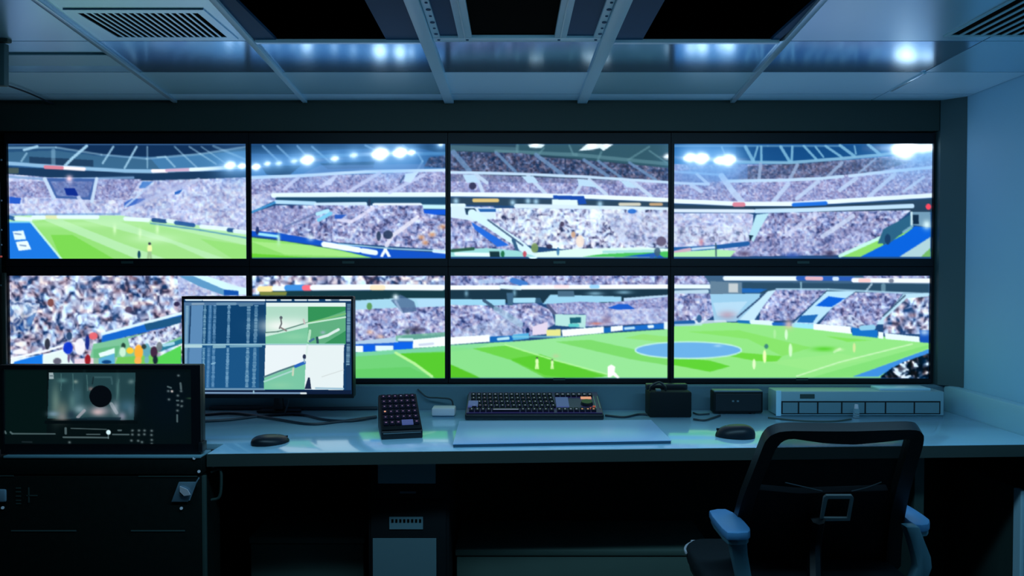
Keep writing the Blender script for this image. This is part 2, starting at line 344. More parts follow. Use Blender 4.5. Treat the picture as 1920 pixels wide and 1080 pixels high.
    for p in [[(130, 135), (240, 240)], [(240, 135), (360, 250)], [(390, 135), (450, 200)], [(500, 140), (640, 260)], [(900, 130), (1000, 180)], [(1180, 130), (1300, 200), (1330, 250), (1270, 350)]]: c.line(p, 14, (130, 180, 220), .6)
    c.poly([(120, 290), (420, 280), (330, 355), (160, 350)], (14, 46, 76), .8); c.poly([(560, 265), (970, 250), (960, 300), (620, 310)], (18, 56, 92), .8); c.line([(340, 230), (800, 200), (1500, 190)], 24, (90, 160, 216), .5)
    c.poly([(1380, 220), (1505, 205), (1505, 300), (1340, 290)], dark, .8); c.poly([(560, 280), (1340, 270), (1340, 330), (420, 350)], (96, 130, 186), .6)
    c.poly([(40, 375), (400, 365), (1505, 320), (1505, 500), (210, 500), (40, 520)], far); c.poly([(40, 500), (200, 485), (230, 540), (40, 630)], pale)
    c.line([(40, 372), (400, 358), (900, 328), (1500, 316)], 22, (196, 222, 248)); c.line([(210, 505), (700, 500), (1505, 500)], 34, (224, 246, 255))
    for p in [[(400, 370), (300, 450)], [(680, 360), (570, 440)], [(1010, 335), (770, 480)], [(1340, 350), (1080, 485)]]: c.line(p, 24, (196, 206, 240), .85)
    c.poly([(1200, 340), (1300, 330), (1240, 410), (1190, 400)], (200, 226, 250)); c.poly([(600, 400), (680, 370), (640, 430), (600, 430)], (196, 208, 240)); c.line([(1190, 360), (1160, 410)], 12, (60, 80, 130))
    c.poly([(230, 518), (1505, 518), (1505, 580), (250, 560)], (26, 70, 104)); c.line([(230, 555), (520, 565)], 28, (176, 218, 248)); c.line([(530, 575), (900, 570)], 28, (200, 228, 250)); c.line([(970, 580), (1310, 580)], 34, (226, 240, 252)); c.line([(1330, 590), (1505, 592)], 30, (190, 236, 250))
    c.poly([(1330, 612), (1505, 612), (1505, 650), (1350, 650)], (16, 86, 214))
    c.poly([(40, 640), (230, 580), (1330, 580), (1340, 640), (1505, 660), (1505, 915), (850, 870), (580, 850), (320, 815), (40, 775)], mid); c.poly([(40, 650), (240, 600), (600, 610), (330, 760), (40, 760)], far, .8)
    c.line([(40, 635), (220, 560)], 16, (60, 140, 200)); c.line([(620, 600), (300, 740)], 14, (90, 110, 160), .7); c.line([(640, 640), (550, 690)], 26, (120, 200, 236)); c.line([(540, 645), (620, 620)], 26, (170, 225, 245)); c.line([(960, 600), (800, 700), (700, 690)], 24, (220, 220, 244), .8)
    c.poly([(670, 650), (760, 650), (720, 680), (670, 680)], (40, 90, 190)); c.line([(1280, 680), (1100, 810), (1060, 880)], 30, (220, 222, 240), .9); c.poly([(700, 620), (900, 590), (860, 640), (760, 650)], far, .8)
    for q in [(1000, 810, 18, 40), (1070, 800, 40, 36), (930, 560, 14, 30)]: c.blob(*q, (34, 52, 84), .9, 1)
    for q in [(1320, 820), (1350, 860), (1400, 800), (1480, 740)]: c.blob(q[0], q[1], 24, 18, (214, 150, 96), .8)
    c.poly([(40, 820), (300, 850), (800, 930), (960, 972), (40, 972)], G_M); c.poly([(40, 850), (500, 880), (900, 965), (300, 950)], (166, 230, 140), .8); c.poly([(40, 940), (500, 972), (40, 972)], G_D)
    c.poly([(40, 770), (240, 785), (600, 850), (980, 905), (1505, 940), (1505, 975), (960, 975), (580, 885), (320, 850), (230, 830), (40, 810)], (16, 80, 196))
    c.line([(100, 795), (240, 812)], 20, (150, 225, 245)); c.line([(590, 872), (850, 915)], 40, (236, 250, 255)); c.line([(880, 920), (975, 935)], 38, (230, 246, 255)); c.line([(1415, 922), (1505, 930)], 26, (226, 244, 255)); c.line([(700, 870), (1100, 905), (1500, 925)], 10, (170, 220, 240), .8)
    c.poly([(1010, 965), (1040, 905), (1060, 905), (1092, 965), (1070, 968), (1050, 935), (1030, 968)], (236, 246, 255)); c.blob(90, 770, 14, 34, (30, 50, 110), 1, 1); c.blob(250, 830, 12, 40, (190, 240, 220), .9); c.blob(490, 820, 24, 24, (220, 240, 250), .9)
    for q in [(80, 292, 22, 2), (165, 268, 18, .8), (250, 265, 18, .5), (365, 250, 18, .5), (465, 240, 34, 2.4), (670, 230, 22, .9), (812, 205, 22, .6), (1010, 195, 40, 3.5), (1160, 185, 34, 3.2), (1245, 185, 20, 1.4), (1465, 125, 14, .6)]: c.glow(*q)
    # ---- top row, third screen
    c.frame(830, 240, 4)
    c.grad(60, 120, 1695, 400, (36, 66, 84), (30, 52, 76)); c.line([(60, 150), (560, 165)], 40, (70, 108, 124), .8); c.poly([(560, 120), (1695, 120), (1695, 300), (1100, 240), (560, 180)], (44, 82, 98))
    for p, wd in [([(400, 175), (1000, 200), (1695, 270)], 26), ([(560, 130), (560, 180)], 20), ([(760, 150), (700, 220)], 12), ([(950, 130), (980, 200)], 14), ([(1190, 180), (1160, 250)], 16), ([(1550, 140), (1390, 240)], 14), ([(1550, 170), (1680, 260)], 12)]: c.line(p, wd, (96, 140, 152), .6)
    c.poly([(60, 175), (600, 190), (760, 220), (1050, 240), (1695, 300), (1695, 400), (1200, 370), (60, 330)], dark)
    c.poly([(60, 340), (1695, 410), (1695, 540), (60, 500)], far); c.poly([(60, 345), (1300, 380), (1300, 420), (60, 400)], dark, .4)
    for p, wd in [([(80, 180), (200, 320)], 36), ([(400, 185), (545, 325)], 22), ([(700, 200), (900, 350)], 28), ([(1060, 240), (1240, 360)], 24), ([(1170, 250), (1350, 380)], 20), ([(1400, 260), (1600, 390)], 20)]: c.line(p, wd, (104, 140, 182), .8)
    c.line([(60, 332), (600, 345), (1100, 368), (1695, 408)], 20, (188, 216, 242))
    for p in [[(250, 350), (330, 410)], [(260, 380), (300, 480)], [(640, 360), (770, 490)], [(1100, 390), (1230, 500)], [(1420, 400), (1560, 510)], [(1040, 420), (990, 500)]]: c.line(p, 26, (190, 214, 240), .9)
    for q in [[(150, 350), (240, 350), (280, 410), (180, 410)], [(590, 360), (680, 360), (720, 410), (640, 415)], [(1010, 380), (1100, 390), (1170, 450), (1020, 430)], [(1330, 395), (1400, 400), (1460, 450), (1380, 445)]]: c.poly(q, (180, 214, 240))
    c.blob(225, 435, 30, 30, (50, 50, 84), 1, 1)
    c.line([(60, 497), (700, 505), (1100, 515), (1695, 540)], 32, (228, 244, 254)); c.poly([(60, 520), (1695, 555), (1695, 600), (60, 575)], (40, 66, 90)); c.line([(235, 543), (410, 543)], 26, (214, 190, 120)); c.line([(1330, 572), (1475, 572)], 22, (206, 204, 186)); c.line([(1560, 572), (1640, 572)], 20, (190, 160, 120))
    c.poly([(830, 505), (1060, 510), (1080, 570), (1020, 575), (1010, 540), (830, 530)], (18, 70, 170)); c.poly([(820, 535), (1010, 540), (1015, 590), (820, 590)], (220, 244, 250)); c.line([(60, 580), (160, 580)], 26, (216, 240, 252)); c.line([(550, 585), (850, 590), (1695, 610)], 30, (210, 232, 248))
    for q in [(100, 548), (525, 560), (640, 548), (700, 552), (1180, 570)]: c.blob(q[0], q[1], 20, 22, (170, 214, 240), .9)
    c.poly([(60, 590), (380, 590), (400, 620), (380, 680), (560, 780), (700, 965), (60, 965)], mid); c.poly([(400, 600), (1695, 615), (1695, 900), (1200, 905), (900, 910), (640, 880), (380, 680)], white); c.poly([(1200, 640), (1695, 630), (1695, 860), (1350, 880)], pale, .6)
    c.poly([(60, 585), (400, 600), (390, 680), (240, 700), (60, 670)], (206, 232, 250)); c.poly([(165, 600), (240, 600), (270, 650), (175, 650)], (30, 60, 90)); c.poly([(265, 605), (400, 605), (400, 630), (280, 628)], (36, 96, 170))
    c.poly([(60, 680), (210, 700), (420, 890), (300, 920), (60, 915)], mid); c.line([(220, 640), (560, 860), (680, 960)], 60, (206, 238, 250)); c.poly([(215, 705), (500, 880), (410, 890), (240, 760)], (34, 104, 216)); c.line([(340, 690), (600, 880)], 12, (60, 84, 120), .9)
    c.line([(530, 840), (560, 920)], 24, (50, 90, 130)); c.poly([(60, 915), (330, 900), (560, 920), (700, 965), (60, 965)], (150, 214, 214)); c.line([(70, 920), (230, 905)], 22, (40, 90, 70)); c.line([(100, 945), (350, 950)], 24, (224, 246, 248)); c.poly([(350, 925), (425, 925), (430, 965), (355, 965)], (20, 50, 60)); c.blob(450, 945, 16, 26, (30, 110, 70), 1, 1)
    c.poly([(700, 935), (1000, 905), (1500, 895), (1695, 905), (1695, 970), (700, 970)], (214, 244, 236)); c.poly([(1050, 965), (1200, 945), (1695, 925), (1695, 970)], (70, 190, 90)); c.poly([(1350, 965), (1600, 935), (1660, 970)], (24, 90, 190)); c.poly([(1200, 920), (1600, 910), (1600, 935), (1200, 940)], (150, 214, 214), .8)
    for x, y, rx, ry, col in [(690, 900, 30, 40, (120, 150, 90)), (615, 945, 16, 24, (190, 70, 90)), (865, 925, 12, 34, (60, 120, 170)), (1030, 850, 34, 50, (240, 224, 210)), (980, 800, 18, 26, (210, 170, 140)), (1640, 850, 40, 40, (90, 80, 110)), (1610, 930, 26, 36, (60, 90, 120)), (1570, 960, 20, 20, (40, 90, 170)), (1420, 625, 36, 20, (30, 100, 200)), (895, 720, 18, 20, (60, 50, 80)), (800, 890, 26, 18, (40, 40, 70))]: c.blob(x, y, rx, ry, col, .9, 1)
    c.poly([(640, 125), (700, 112), (770, 125), (740, 150), (650, 146)], (214, 236, 244)); c.poly([(1020, 172), (1090, 112), (1280, 122), (1205, 172), (1180, 150), (1100, 165)], (222, 240, 248)); c.hdr[int((270 - 262) * 1.7):int((280 - 262) * 1.7), int((990 - 8) * 1.7):int((1018 - 8) * 1.7)] += .0
    c.glow(1684, 214, 20, 1.0, halo=False); c.glow(690, 128, 20, .5, halo=False); c.glow(1120, 135, 24, .6, halo=False); c.glow(1230, 130, 16, .5, halo=False)
    # ---- top row, fourth screen
    c.frame(1250, 240, 3.692)
    c.grad(45, 112, 1840, 250, (20, 84, 150), (28, 100, 170)); c.poly([(480, 120), (1480, 115), (1480, 190), (900, 235), (480, 230)], (12, 60, 110), .6)
    c.poly([(45, 250), (500, 250), (900, 255), (1480, 200), (1840, 180), (1840, 480), (1100, 520), (45, 500)], far); c.poly([(560, 265), (1480, 205), (1700, 230), (1480, 300), (1060, 340), (440, 360)], dark, .75); c.poly([(45, 300), (560, 250), (560, 350), (45, 400)], (92, 126, 190), .6)
    c.line([(470, 236), (850, 240), (1200, 212), (1480, 186), (1600, 170)], 20, (120, 172, 206)); c.line([(45, 125), (700, 125), (1200, 125)], 12, (96, 150, 190), .7)
    for p, wd in [([(380, 130), (420, 220)], 10), ([(545, 130), (600, 230)], 22), ([(630, 130), (600, 230)], 12), ([(655, 130), (655, 230)], 16), ([(790, 130), (850, 230)], 20), ([(870, 130), (865, 230)], 16), ([(950, 125), (1035, 215)], 16), ([(1030, 130), (1085, 200)], 12), ([(1100, 125), (1210, 200)], 16), ([(1200, 120), (1300, 195)], 20), ([(1395, 115), (1480, 185)], 20), ([(1300, 125), (1310, 180)], 10)]: c.line(p, wd, (124, 182, 214), .85)
    for p, wd in [([(650, 250), (640, 350)], 22), ([(905, 255), (850, 360)], 22), ([(1215, 240), (1100, 350)], 20), ([(1450, 210), (1330, 310)], 12)]: c.line(p, wd, (150, 176, 212), .8)
    c.line([(420, 368), (800, 362), (1060, 350), (1220, 335)], 20, (184, 214, 242)); c.line([(1265, 332), (1500, 305), (1840, 272)], 20, (190, 216, 244)); c.line([(45, 380), (290, 390)], 18, (180, 206, 240)); c.line([(45, 300), (380, 325)], 16, (150, 190, 236), .7)
    for p, wd in [([(380, 330), (450, 430), (520, 510)], 40), ([(210, 320), (290, 390)], 20), ([(170, 395), (240, 440)], 24), ([(840, 390), (740, 510)], 30), ([(1050, 370), (900, 490)], 26), ([(1310, 350), (1200, 430)], 28), ([(1580, 320), (1400, 475)], 26), ([(1780, 340), (1640, 440)], 18)]: c.line(p, wd, (186, 208, 240), .85)
    c.line([(45, 505), (500, 525), (900, 525), (1300, 500), (1840, 466)], 30, (228, 244, 255)); c.poly([(45, 530), (250, 535), (700, 545), (1160, 535), (1840, 490), (1840, 580), (45, 580)], (34, 60, 84)); c.line([(880, 532), (1100, 520)], 26, (30, 110, 220)); c.line([(470, 530), (530, 530)], 30, (214, 130, 150)); c.blob(1812, 545, 20, 22, (250, 70, 90), 1, 1)
    c.line([(45, 572), (600, 575)], 24, (210, 228, 248)); c.line([(620, 575), (880, 570), (1300, 555), (1700, 540)], 28, (190, 222, 248)); c.poly([(45, 590), (560, 590), (600, 600), (580, 880), (45, 880)], pale); c.poly([(45, 680), (560, 680), (560, 780), (45, 800)], white, .6)
    c.poly([(700, 590), (1300, 575), (1690, 570), (1500, 740), (1200, 880), (420, 890), (580, 760)], mid); c.poly([(820, 770), (1500, 640), (1300, 830), (450, 890), (560, 800)], far, .35)
    c.poly([(620, 600), (710, 590), (650, 690), (600, 790), (570, 745)], (176, 222, 238)); c.poly([(568, 740), (600, 745), (575, 790)], (16, 44, 70)); c.line([(1030, 590), (830, 740)], 30, (200, 210, 240), .7); c.line([(1290, 610), (1080, 750)], 30, (200, 214, 240), .8)
    c.line([(50, 840), (300, 830), (560, 800)], 30, (30, 90, 160)); c.line([(60, 860), (160, 840)], 22, (200, 170, 190)); c.line([(180, 838), (330, 826)], 16, (190, 220, 240)); c.poly([(45, 865), (330, 840), (480, 850), (440, 892), (45, 892)], (170, 232, 176))
    c.line([(340, 800), (342, 885)], 8, (60, 90, 110)); c.blob(240, 790, 16, 26, (190, 120, 140), .8)
    c.poly([(1180, 892), (1480, 760), (1500, 740), (1500, 810), (1700, 690), (1700, 892)], G_M); c.line([(1200, 885), (1500, 750)], 22, (190, 240, 230)); c.poly([(1340, 892), (1640, 740), (1720, 680), (1825, 690), (1825, 760), (1620, 892)], (8, 96, 216)); c.poly([(1610, 892), (1825, 755), (1825, 892)], (170, 206, 214)); c.poly([(1760, 892), (1825, 830), (1825, 892)], (110, 180, 100))
    c.poly([(1500, 700), (1690, 600), (1690, 680), (1540, 800), (1460, 800)], (40, 96, 130)); c.poly([(1690, 580), (1825, 580), (1825, 690), (1700, 670)], (110, 150, 176)); c.poly([(1705, 600), (1745, 600), (1745, 665), (1705, 665)], (14, 40, 66)); c.line([(1695, 585), (1695, 670)], 14, (190, 220, 230)); c.line([(1640, 720), (1700, 680)], 16, (120, 170, 190)); c.blob(1530, 770, 22, 40, (24, 60, 100), 1, 1); c.blob(1800, 670, 26, 30, (210, 240, 246), 1)
    for q in [(870, 880, 60, 16, (50, 84, 170)), (540, 870, 40, 18, (90, 76, 110)), (1130, 870, 40, 24, (60, 56, 90))]: c.blob(*q, .9)
    for q in [(160, 205, 30, 2.0), (240, 212, 34, 3.0), (365, 225, 26, 1.8), (425, 222, 34, 3.0), (1650, 140, 60, 3.6), (1770, 140, 34, 1.2), (1820, 135, 30, 1.2)]: c.glow(*q)
    # ---- lower row, first screen
    c.frame(0, 500, 4)
    c.rect(60, 60, 1860, 740, near); c.poly([(1330, 65), (1860, 65), (1860, 220), (1340, 220)], pale); c.poly([(70, 250), (300, 280), (220, 480), (80, 500)], c.crowd(9, 61, [(20, 60, 140), (60, 80, 140), (200, 206, 230), (240, 240, 250)], 2.2, 20), .6)
    c.poly([(1340, 70), (1460, 70), (1700, 170), (1680, 215), (1500, 150)], (90, 150, 196)); c.poly([(1450, 70), (1550, 70), (1790, 150), (1860, 160), (1860, 210), (1790, 210), (1790, 190), (1680, 170)], (206, 242, 250)); c.poly([(1680, 172), (1790, 182), (1790, 215), (1680, 215)], (16, 80, 170)); c.blob(1780, 110, 60, 30, (200, 200, 240), .8)
    c.poly([(770, 505), (1360, 355), (1360, 440), (1180, 470), (760, 570)], (20, 100, 200)); c.line([(770, 505), (1360, 350)], 20, (214, 240, 252)); c.poly([(1080, 430), (1360, 370), (1360, 430), (1100, 480)], (30, 80, 110), .8)
    c.poly([(700, 580), (1180, 480), (1360, 420), (1360, 540), (1200, 640), (950, 740), (660, 740)], (120, 190, 150)); c.poly([(960, 540), (1360, 420), (1360, 520), (1180, 600), (980, 620)], white)
    c.poly([(80, 700), (330, 655), (470, 620), (560, 740), (80, 740)], (228, 244, 252)); c.poly([(110, 712), (320, 655), (330, 740), (90, 740)], (24, 120, 226)); c.line([(85, 690), (330, 635), (480, 590)], 16, (236, 244, 252))
    c.poly([(320, 670), (480, 630), (560, 740), (320, 740)], (220, 240, 238)); c.poly([(560, 690), (940, 680), (900, 740), (560, 740)], (226, 206, 222)); c.poly([(700, 620), (900, 590), (860, 740), (700, 740)], (80, 170, 110), .6); c.poly([(740, 650), (860, 610), (860, 650), (750, 680)], (224, 250, 248)); c.poly([(740, 690), (860, 650), (860, 740), (740, 740)], (90, 170, 210))
    c.poly([(1180, 680), (1360, 590), (1360, 740), (1170, 740)], (84, 206, 84)); c.poly([(880, 680), (1180, 660), (1180, 740), (860, 740)], (110, 196, 90)); c.line([(1200, 620), (1360, 560)], 34, (40, 120, 150)); c.line([(1230, 590), (1300, 575)], 22, (160, 210, 230))
    for x, y, rx, ry, col in [(510, 610, 40, 50, (10, 50, 200)), (520, 520, 24, 34, (40, 70, 110)), (600, 600, 44, 70, (240, 240, 250)), (655, 570, 18, 60, (20, 40, 130)), (658, 700, 24, 46, (150, 20, 30)), (700, 520, 36, 30, (230, 100, 110)), (355, 580, 22, 46, (40, 44, 60)), (1040, 640, 36, 60, (250, 170, 50)), (975, 630, 30, 26, (250, 200, 40)), (1035, 705, 30, 34, (246, 170, 80)), (925, 595, 18, 26, (30, 60, 50)), (920, 640, 26, 40, (200, 236, 210)), (1100, 630, 30, 60, (90, 160, 180)), (1155, 640, 30, 46, (60, 30, 60)), (1165, 700, 20, 36, (20, 30, 50)), (1100, 700, 20, 30, (110, 170, 180)), (1195, 600, 24, 40, (110, 120, 130)), (430, 710, 34, 28, (90, 90, 110)), (1080, 600, 20, 20, (40, 60, 60)), (515, 690, 8, 34, (90, 60, 110)), (800, 715, 40, 16, (10, 60, 120)), (1325, 280, 24, 20, (40, 34, 70)), (380, 270, 26, 34, (120, 70, 70)), (965, 320, 30, 24, (80, 70, 100)), (150, 640, 60, 20, (240, 240, 246))]: c.blob(x, y, rx, ry, col, .95, 1)
    # ---- lower row, second screen
    c.frame(440, 500, 4.571)
    c.rect(150, 70, 1810, 170, near); c.line([(210, 190), (330, 190)], 44, (250, 226, 160)); c.rect(150, 70, 260, 240, near); c.poly([(210, 210), (1810, 200), (1810, 280), (210, 300)], (20, 56, 66))
    c.line([(215, 192), (310, 192)], 44, (252, 228, 160)); c.line([(340, 188), (430, 188)], 40, (230, 244, 250)); c.line([(450, 182), (590, 180)], 50, (60, 140, 220)); c.line([(600, 182), (645, 182)], 48, (244, 110, 130)); c.line([(670, 180), (1150, 176), (1780, 180)], 48, (238, 246, 254)); c.line([(1180, 180), (1270, 180)], 44, (252, 230, 196)); c.poly([(210, 215), (450, 215), (440, 245), (220, 245)], (120, 130, 60))
    c.poly([(1035, 290), (1400, 270), (1810, 270), (1810, 360), (1035, 380)], (160, 210, 232)); c.poly([(1035, 370), (1200, 360), (1500, 350), (1810, 340), (1810, 590), (1450, 590), (1380, 640), (1035, 660)], mid); c.poly([(1560, 280), (1810, 275), (1810, 340), (1580, 350)], (170, 214, 240))
    c.poly([(1340, 290), (1420, 240), (1540, 300), (1560, 380), (1440, 400)], (70, 100, 140), .8); c.blob(1380, 260, 24, 24, (220, 240, 250), 1); c.blob(1155, 340, 26, 34, (90, 150, 90), 1, 1); c.blob(1550, 540, 60, 26, (50, 44, 70), .9); c.blob(1480, 560, 26, 26, (40, 60, 70), .8); c.line([(1380, 300), (1480, 480)], 20, (190, 210, 240), .5)
    for q in [(1250, 600, 30, 18), (1160, 560, 30, 20)]: c.blob(*q, (240, 196, 170), .8)
    c.rect(1035, 640, 1530, 730, (24, 90, 200)); c.poly([(1035, 640), (1400, 600), (1400, 650), (1035, 665)], (170, 200, 226)); c.poly([(1380, 590), (1810, 560), (1810, 620), (1380, 640)], (110, 180, 150), .8)
    c.rect(1035, 680, 1100, 732, (232, 246, 255)); c.rect(1205, 675, 1360, 722, (216, 240, 250)); c.rect(1105, 672, 1200, 730, (10, 90, 222)); c.rect(1365, 650, 1525, 712, (12, 96, 226)); c.poly([(1530, 625), (1810, 598), (1810, 680), (1525, 700)], (238, 250, 252)); c.line([(1410, 625), (1520, 625)], 26, (200, 230, 236)); c.line([(1585, 670), (1700, 660)], 20, (190, 200, 225), .8)
    c.poly([(1035, 735), (1500, 705), (1810, 680), (1810, 955), (1025, 955)], (108, 204, 116)); c.poly([(1400, 740), (1810, 735), (1810, 955), (1720, 955)], (84, 196, 44)); c.poly([(1035, 735), (1520, 705), (1810, 682), (1810, 720), (1035, 770)], (120, 204, 170), .8); c.poly([(1035, 880), (1500, 860), (1700, 955), (1025, 955)], (90, 196, 92), .6); c.line([(1380, 738), (1540, 830), (1690, 940)], 22, (176, 236, 150))
    # ---- lower row, third screen
    c.frame(830, 500, 4.267)
    c.rect(60, 70, 1805, 150, mid); c.line([(560, 110), (660, 140)], 44, (60, 120, 200)); c.line([(300, 120), (480, 115)], 30, (170, 200, 236), .8); c.line([(700, 115), (860, 110)], 40, (150, 164, 216), .8)
    c.rect(60, 180, 1805, 290, (24, 52, 70)); c.line([(60, 168), (450, 166)], 36, (240, 248, 254)); c.line([(470, 160), (620, 170)], 34, (220, 240, 252)); c.line([(640, 165), (1805, 160)], 34, (240, 248, 254)); c.line([(900, 160), (1000, 160)], 26, (244, 224, 228)); c.line([(1190, 160), (1240, 160)], 30, (150, 206, 244))
    c.poly([(60, 260), (500, 262), (500, 320), (60, 310)], (150, 208, 236)); c.line([(575, 270), (735, 268)], 40, (160, 214, 238)); c.poly([(800, 300), (860, 225), (920, 225), (1430, 240), (1430, 280), (820, 300)], (150, 206, 234)); c.poly([(920, 195), (1050, 195), (1055, 240), (920, 240)], (70, 104, 130)); c.poly([(1450, 250), (1805, 225), (1805, 330), (1450, 300)], (176, 208, 236))
    for q in [(190, 215, 14, 24), (1220, 215, 60, 16), (1450, 205, 60, 14), (575, 210, 14, 30)]: c.blob(*q, (130, 180, 205), .8)
    c.poly([(60, 305), (430, 310), (740, 290), (870, 350), (900, 460), (700, 560), (60, 580)], mid); c.poly([(830, 300), (1100, 280), (1300, 290), (1805, 240), (1805, 450), (1400, 470), (1130, 480), (1130, 380), (900, 380)], far); c.poly([(1150, 350), (1805, 330), (1805, 450), (1150, 470)], pale, .8); c.poly([(740, 290), (800, 290), (780, 250), (745, 250)], (50, 90, 120)); c.poly([(510, 210), (570, 210), (560, 310), (520, 310)], (60, 100, 130))
    c.line([(330, 270), (430, 340)], 24, (60, 90, 120)); c.line([(840, 310), (900, 380)], 26, (80, 90, 130)); c.line([(430, 340), (620, 460)], 50, (160, 200, 224), .6); c.poly([(900, 380), (1150, 385), (1140, 490), (900, 470)], (176, 224, 220)); c.poly([(1015, 408), (1105, 405), (1105, 450), (1020, 455)], (26, 90, 110)); c.line([(1020, 470), (1080, 470)], 26, (90, 200, 200)); c.poly([(1320, 330), (1400, 300), (1480, 300), (1540, 340), (1400, 345)], (26, 90, 200)); c.poly([(500, 400), (640, 440), (640, 560), (120, 570), (80, 520)], (180, 206, 232), .35)
    c.poly([(720, 480), (840, 440), (840, 540), (720, 550)], (220, 210, 232)); c.poly([(830, 505), (945, 500), (945, 555), (830, 555)], (224, 226, 140)); c.blob(1230, 455, 50, 12, (200, 120, 110), .9); c.blob(1310, 430, 40, 30, (130, 110, 140), .8); c.blob(680, 510, 18, 26, (20, 40, 90), 1, 1)
    c.poly([(60, 565), (375, 545), (375, 600), (60, 625)], (240, 250, 250)); c.poly([(375, 560), (560, 550), (560, 600), (375, 604)], (20, 100, 180)); c.line([(445, 580), (525, 572)], 22, (180, 226, 240)); c.poly([(560, 545), (690, 530), (690, 575), (560, 590)], (80, 170, 220)); c.poly([(950, 505), (1290, 480), (1290, 530), (960, 560)], (240, 250, 250)); c.poly([(1290, 490), (1345, 485), (1345, 525), (1290, 530)], (20, 100, 180)); c.poly([(1345, 480), (1440, 470), (1440, 510), (1345, 520)], (236, 246, 250)); c.poly([(1440, 480), (1770, 455), (1770, 495), (1440, 515)], (24, 104, 196)); c.line([(1460, 495), (1530, 490)], 18, (180, 220, 240)); c.line([(1650, 480), (1680, 478)], 22, (220, 240, 250)); c.line([(560, 560), (960, 560)], 14, (130, 200, 220), .7); c.rect(1770, 440, 1805, 500, (220, 240, 250))
    c.poly([(60, 628), (700, 590), (1200, 540), (1805, 500), (1805, 890), (60, 890)], (146, 224, 148)); c.poly([(60, 628), (400, 608), (250, 660), (60, 680)], (130, 214, 150))
    c.poly([(240, 655), (520, 630), (1330, 870), (1200, 890), (820, 890), (540, 745)], (104, 206, 72)); c.poly([(540, 740), (780, 700), (1300, 880), (1000, 890), (820, 870)], (84, 196, 40), .8); c.poly([(900, 600), (1180, 585), (1805, 720), (1805, 790), (1500, 740)], (120, 212, 104)); c.poly([(1450, 570), (1600, 540), (1805, 560), (1805, 610)], (140, 218, 110), .8); c.poly([(60, 780), (250, 860), (300, 890), (60, 890)], (84, 192, 36)); c.poly([(60, 640), (240, 655), (540, 745), (820, 890), (300, 890), (60, 780)], (128, 216, 132), .7)
    c.line([(500, 625), (850, 735), (1310, 860)], 10, (176, 240, 160), .9)
    c.frame(1250, 500, 3.692); c.poly(arc(140, 578, 345, 52), (104, 172, 226)); c.line(arc(140, 578, 352, 56), 9, (180, 230, 222), .9); c.frame(830, 500, 4.267)
    c.person(755, 815, 92, (214, 246, 180)); c.person(877, 815, 76, (210, 244, 180)); c.blob(905, 715, 26, 16, (200, 190, 150), .5)
    c.poly([(1320, 885), (1320, 800), (1350, 782), (1380, 800), (1375, 840), (1415, 885), (1400, 895), (1365, 870), (1340, 885)], (246, 250, 244))
    # ---- lower row, fourth screen
    c.frame(1250, 500, 3.692)
    c.rect(45, 62, 1820, 200, (60, 96, 130)); c.poly([(45, 62), (260, 62), (300, 120), (45, 125)], mid); c.line([(405, 80), (900, 82)], 30, (228, 242, 252)); c.line([(910, 80), (1290, 84)], 30, (40, 90, 180)); c.line([(970, 80), (1070, 82)], 26, (220, 176, 190)); c.line([(1160, 84), (1180, 84)], 26, (200, 224, 246)); c.line([(1295, 94), (1815, 98)], 32, (236, 242, 250)); c.line([(1340, 96), (1400, 96)], 26, (240, 200, 200)); c.line([(1550, 98), (1560, 98)], 26, (120, 130, 150)); c.rect(1360, 62, 1815, 78, mid)
    c.line([(45, 138), (310, 138)], 28, (226, 242, 252)); c.line([(60, 178), (280, 172)], 24, (180, 210, 230)); c.poly([(300, 100), (520, 110), (520, 190), (300, 190)], (96, 126, 150)); c.rect(430, 115, 495, 180, (190, 200, 205)); c.poly([(525, 110), (1815, 120), (1815, 185), (525, 185)], (40, 74, 100)); c.poly([(520, 150), (700, 155), (640, 182), (520, 180)], (30, 100, 180)); c.line([(930, 110), (930, 150)], 12, (120, 160, 180)); c.line([(1500, 130), (1500, 160)], 30, (120, 160, 180), .7); c.line([(1420, 120), (1380, 170)], 12, (150, 180, 200))
    c.poly([(45, 185), (300, 185), (340, 330), (230, 400), (45, 400)], mid); c.poly([(300, 190), (650, 185), (620, 300), (480, 380), (330, 380)], (150, 200, 230)); c.poly([(320, 250), (560, 240), (480, 340), (350, 340)], (176, 214, 238)); c.line([(690, 180), (490, 350)], 10, (40, 70, 110)); c.poly([(700, 170), (760, 160), (640, 320), (600, 380), (500, 370)], (190, 226, 244))
    c.poly([(760, 155), (1110, 160), (960, 300), (880, 370), (640, 380), (650, 300)], mid); c.poly([(1110, 170), (1310, 170), (1140, 290), (1030, 400), (880, 390)], (180, 222, 244)); c.poly([(1120, 205), (1240, 220), (1140, 280), (1030, 272)], (10, 94, 214)); c.poly([(930, 340), (1050, 330), (1010, 390), (900, 385)], (30, 104, 180)); c.line([(1230, 235), (1140, 310)], 22, (214, 240, 252)); c.poly([(1300, 180), (1640, 180), (1480, 380), (1440, 420), (1060, 400), (1130, 300)], mid); c.poly([(1640, 190), (1815, 180), (1815, 240), (1700, 240), (1520, 400), (1450, 400)], (180, 220, 240)); c.poly([(1660, 220), (1815, 205), (1815, 470), (1500, 460), (1500, 370)], near); c.line([(1650, 200), (1500, 340)], 10, (60, 90, 120)); c.line([(760, 156), (1120, 158), (1815, 190)], 12, (170, 212, 236), .8)
    c.poly([(1060, 390), (1280, 330), (1400, 420), (1280, 430)], white, .8); c.line([(50, 390), (400, 385)], 30, (210, 230, 240), .8); c.blob(225, 360, 20, 30, (40, 90, 140), .9, 1); c.blob(420, 335, 60, 30, (180, 130, 150), .6)
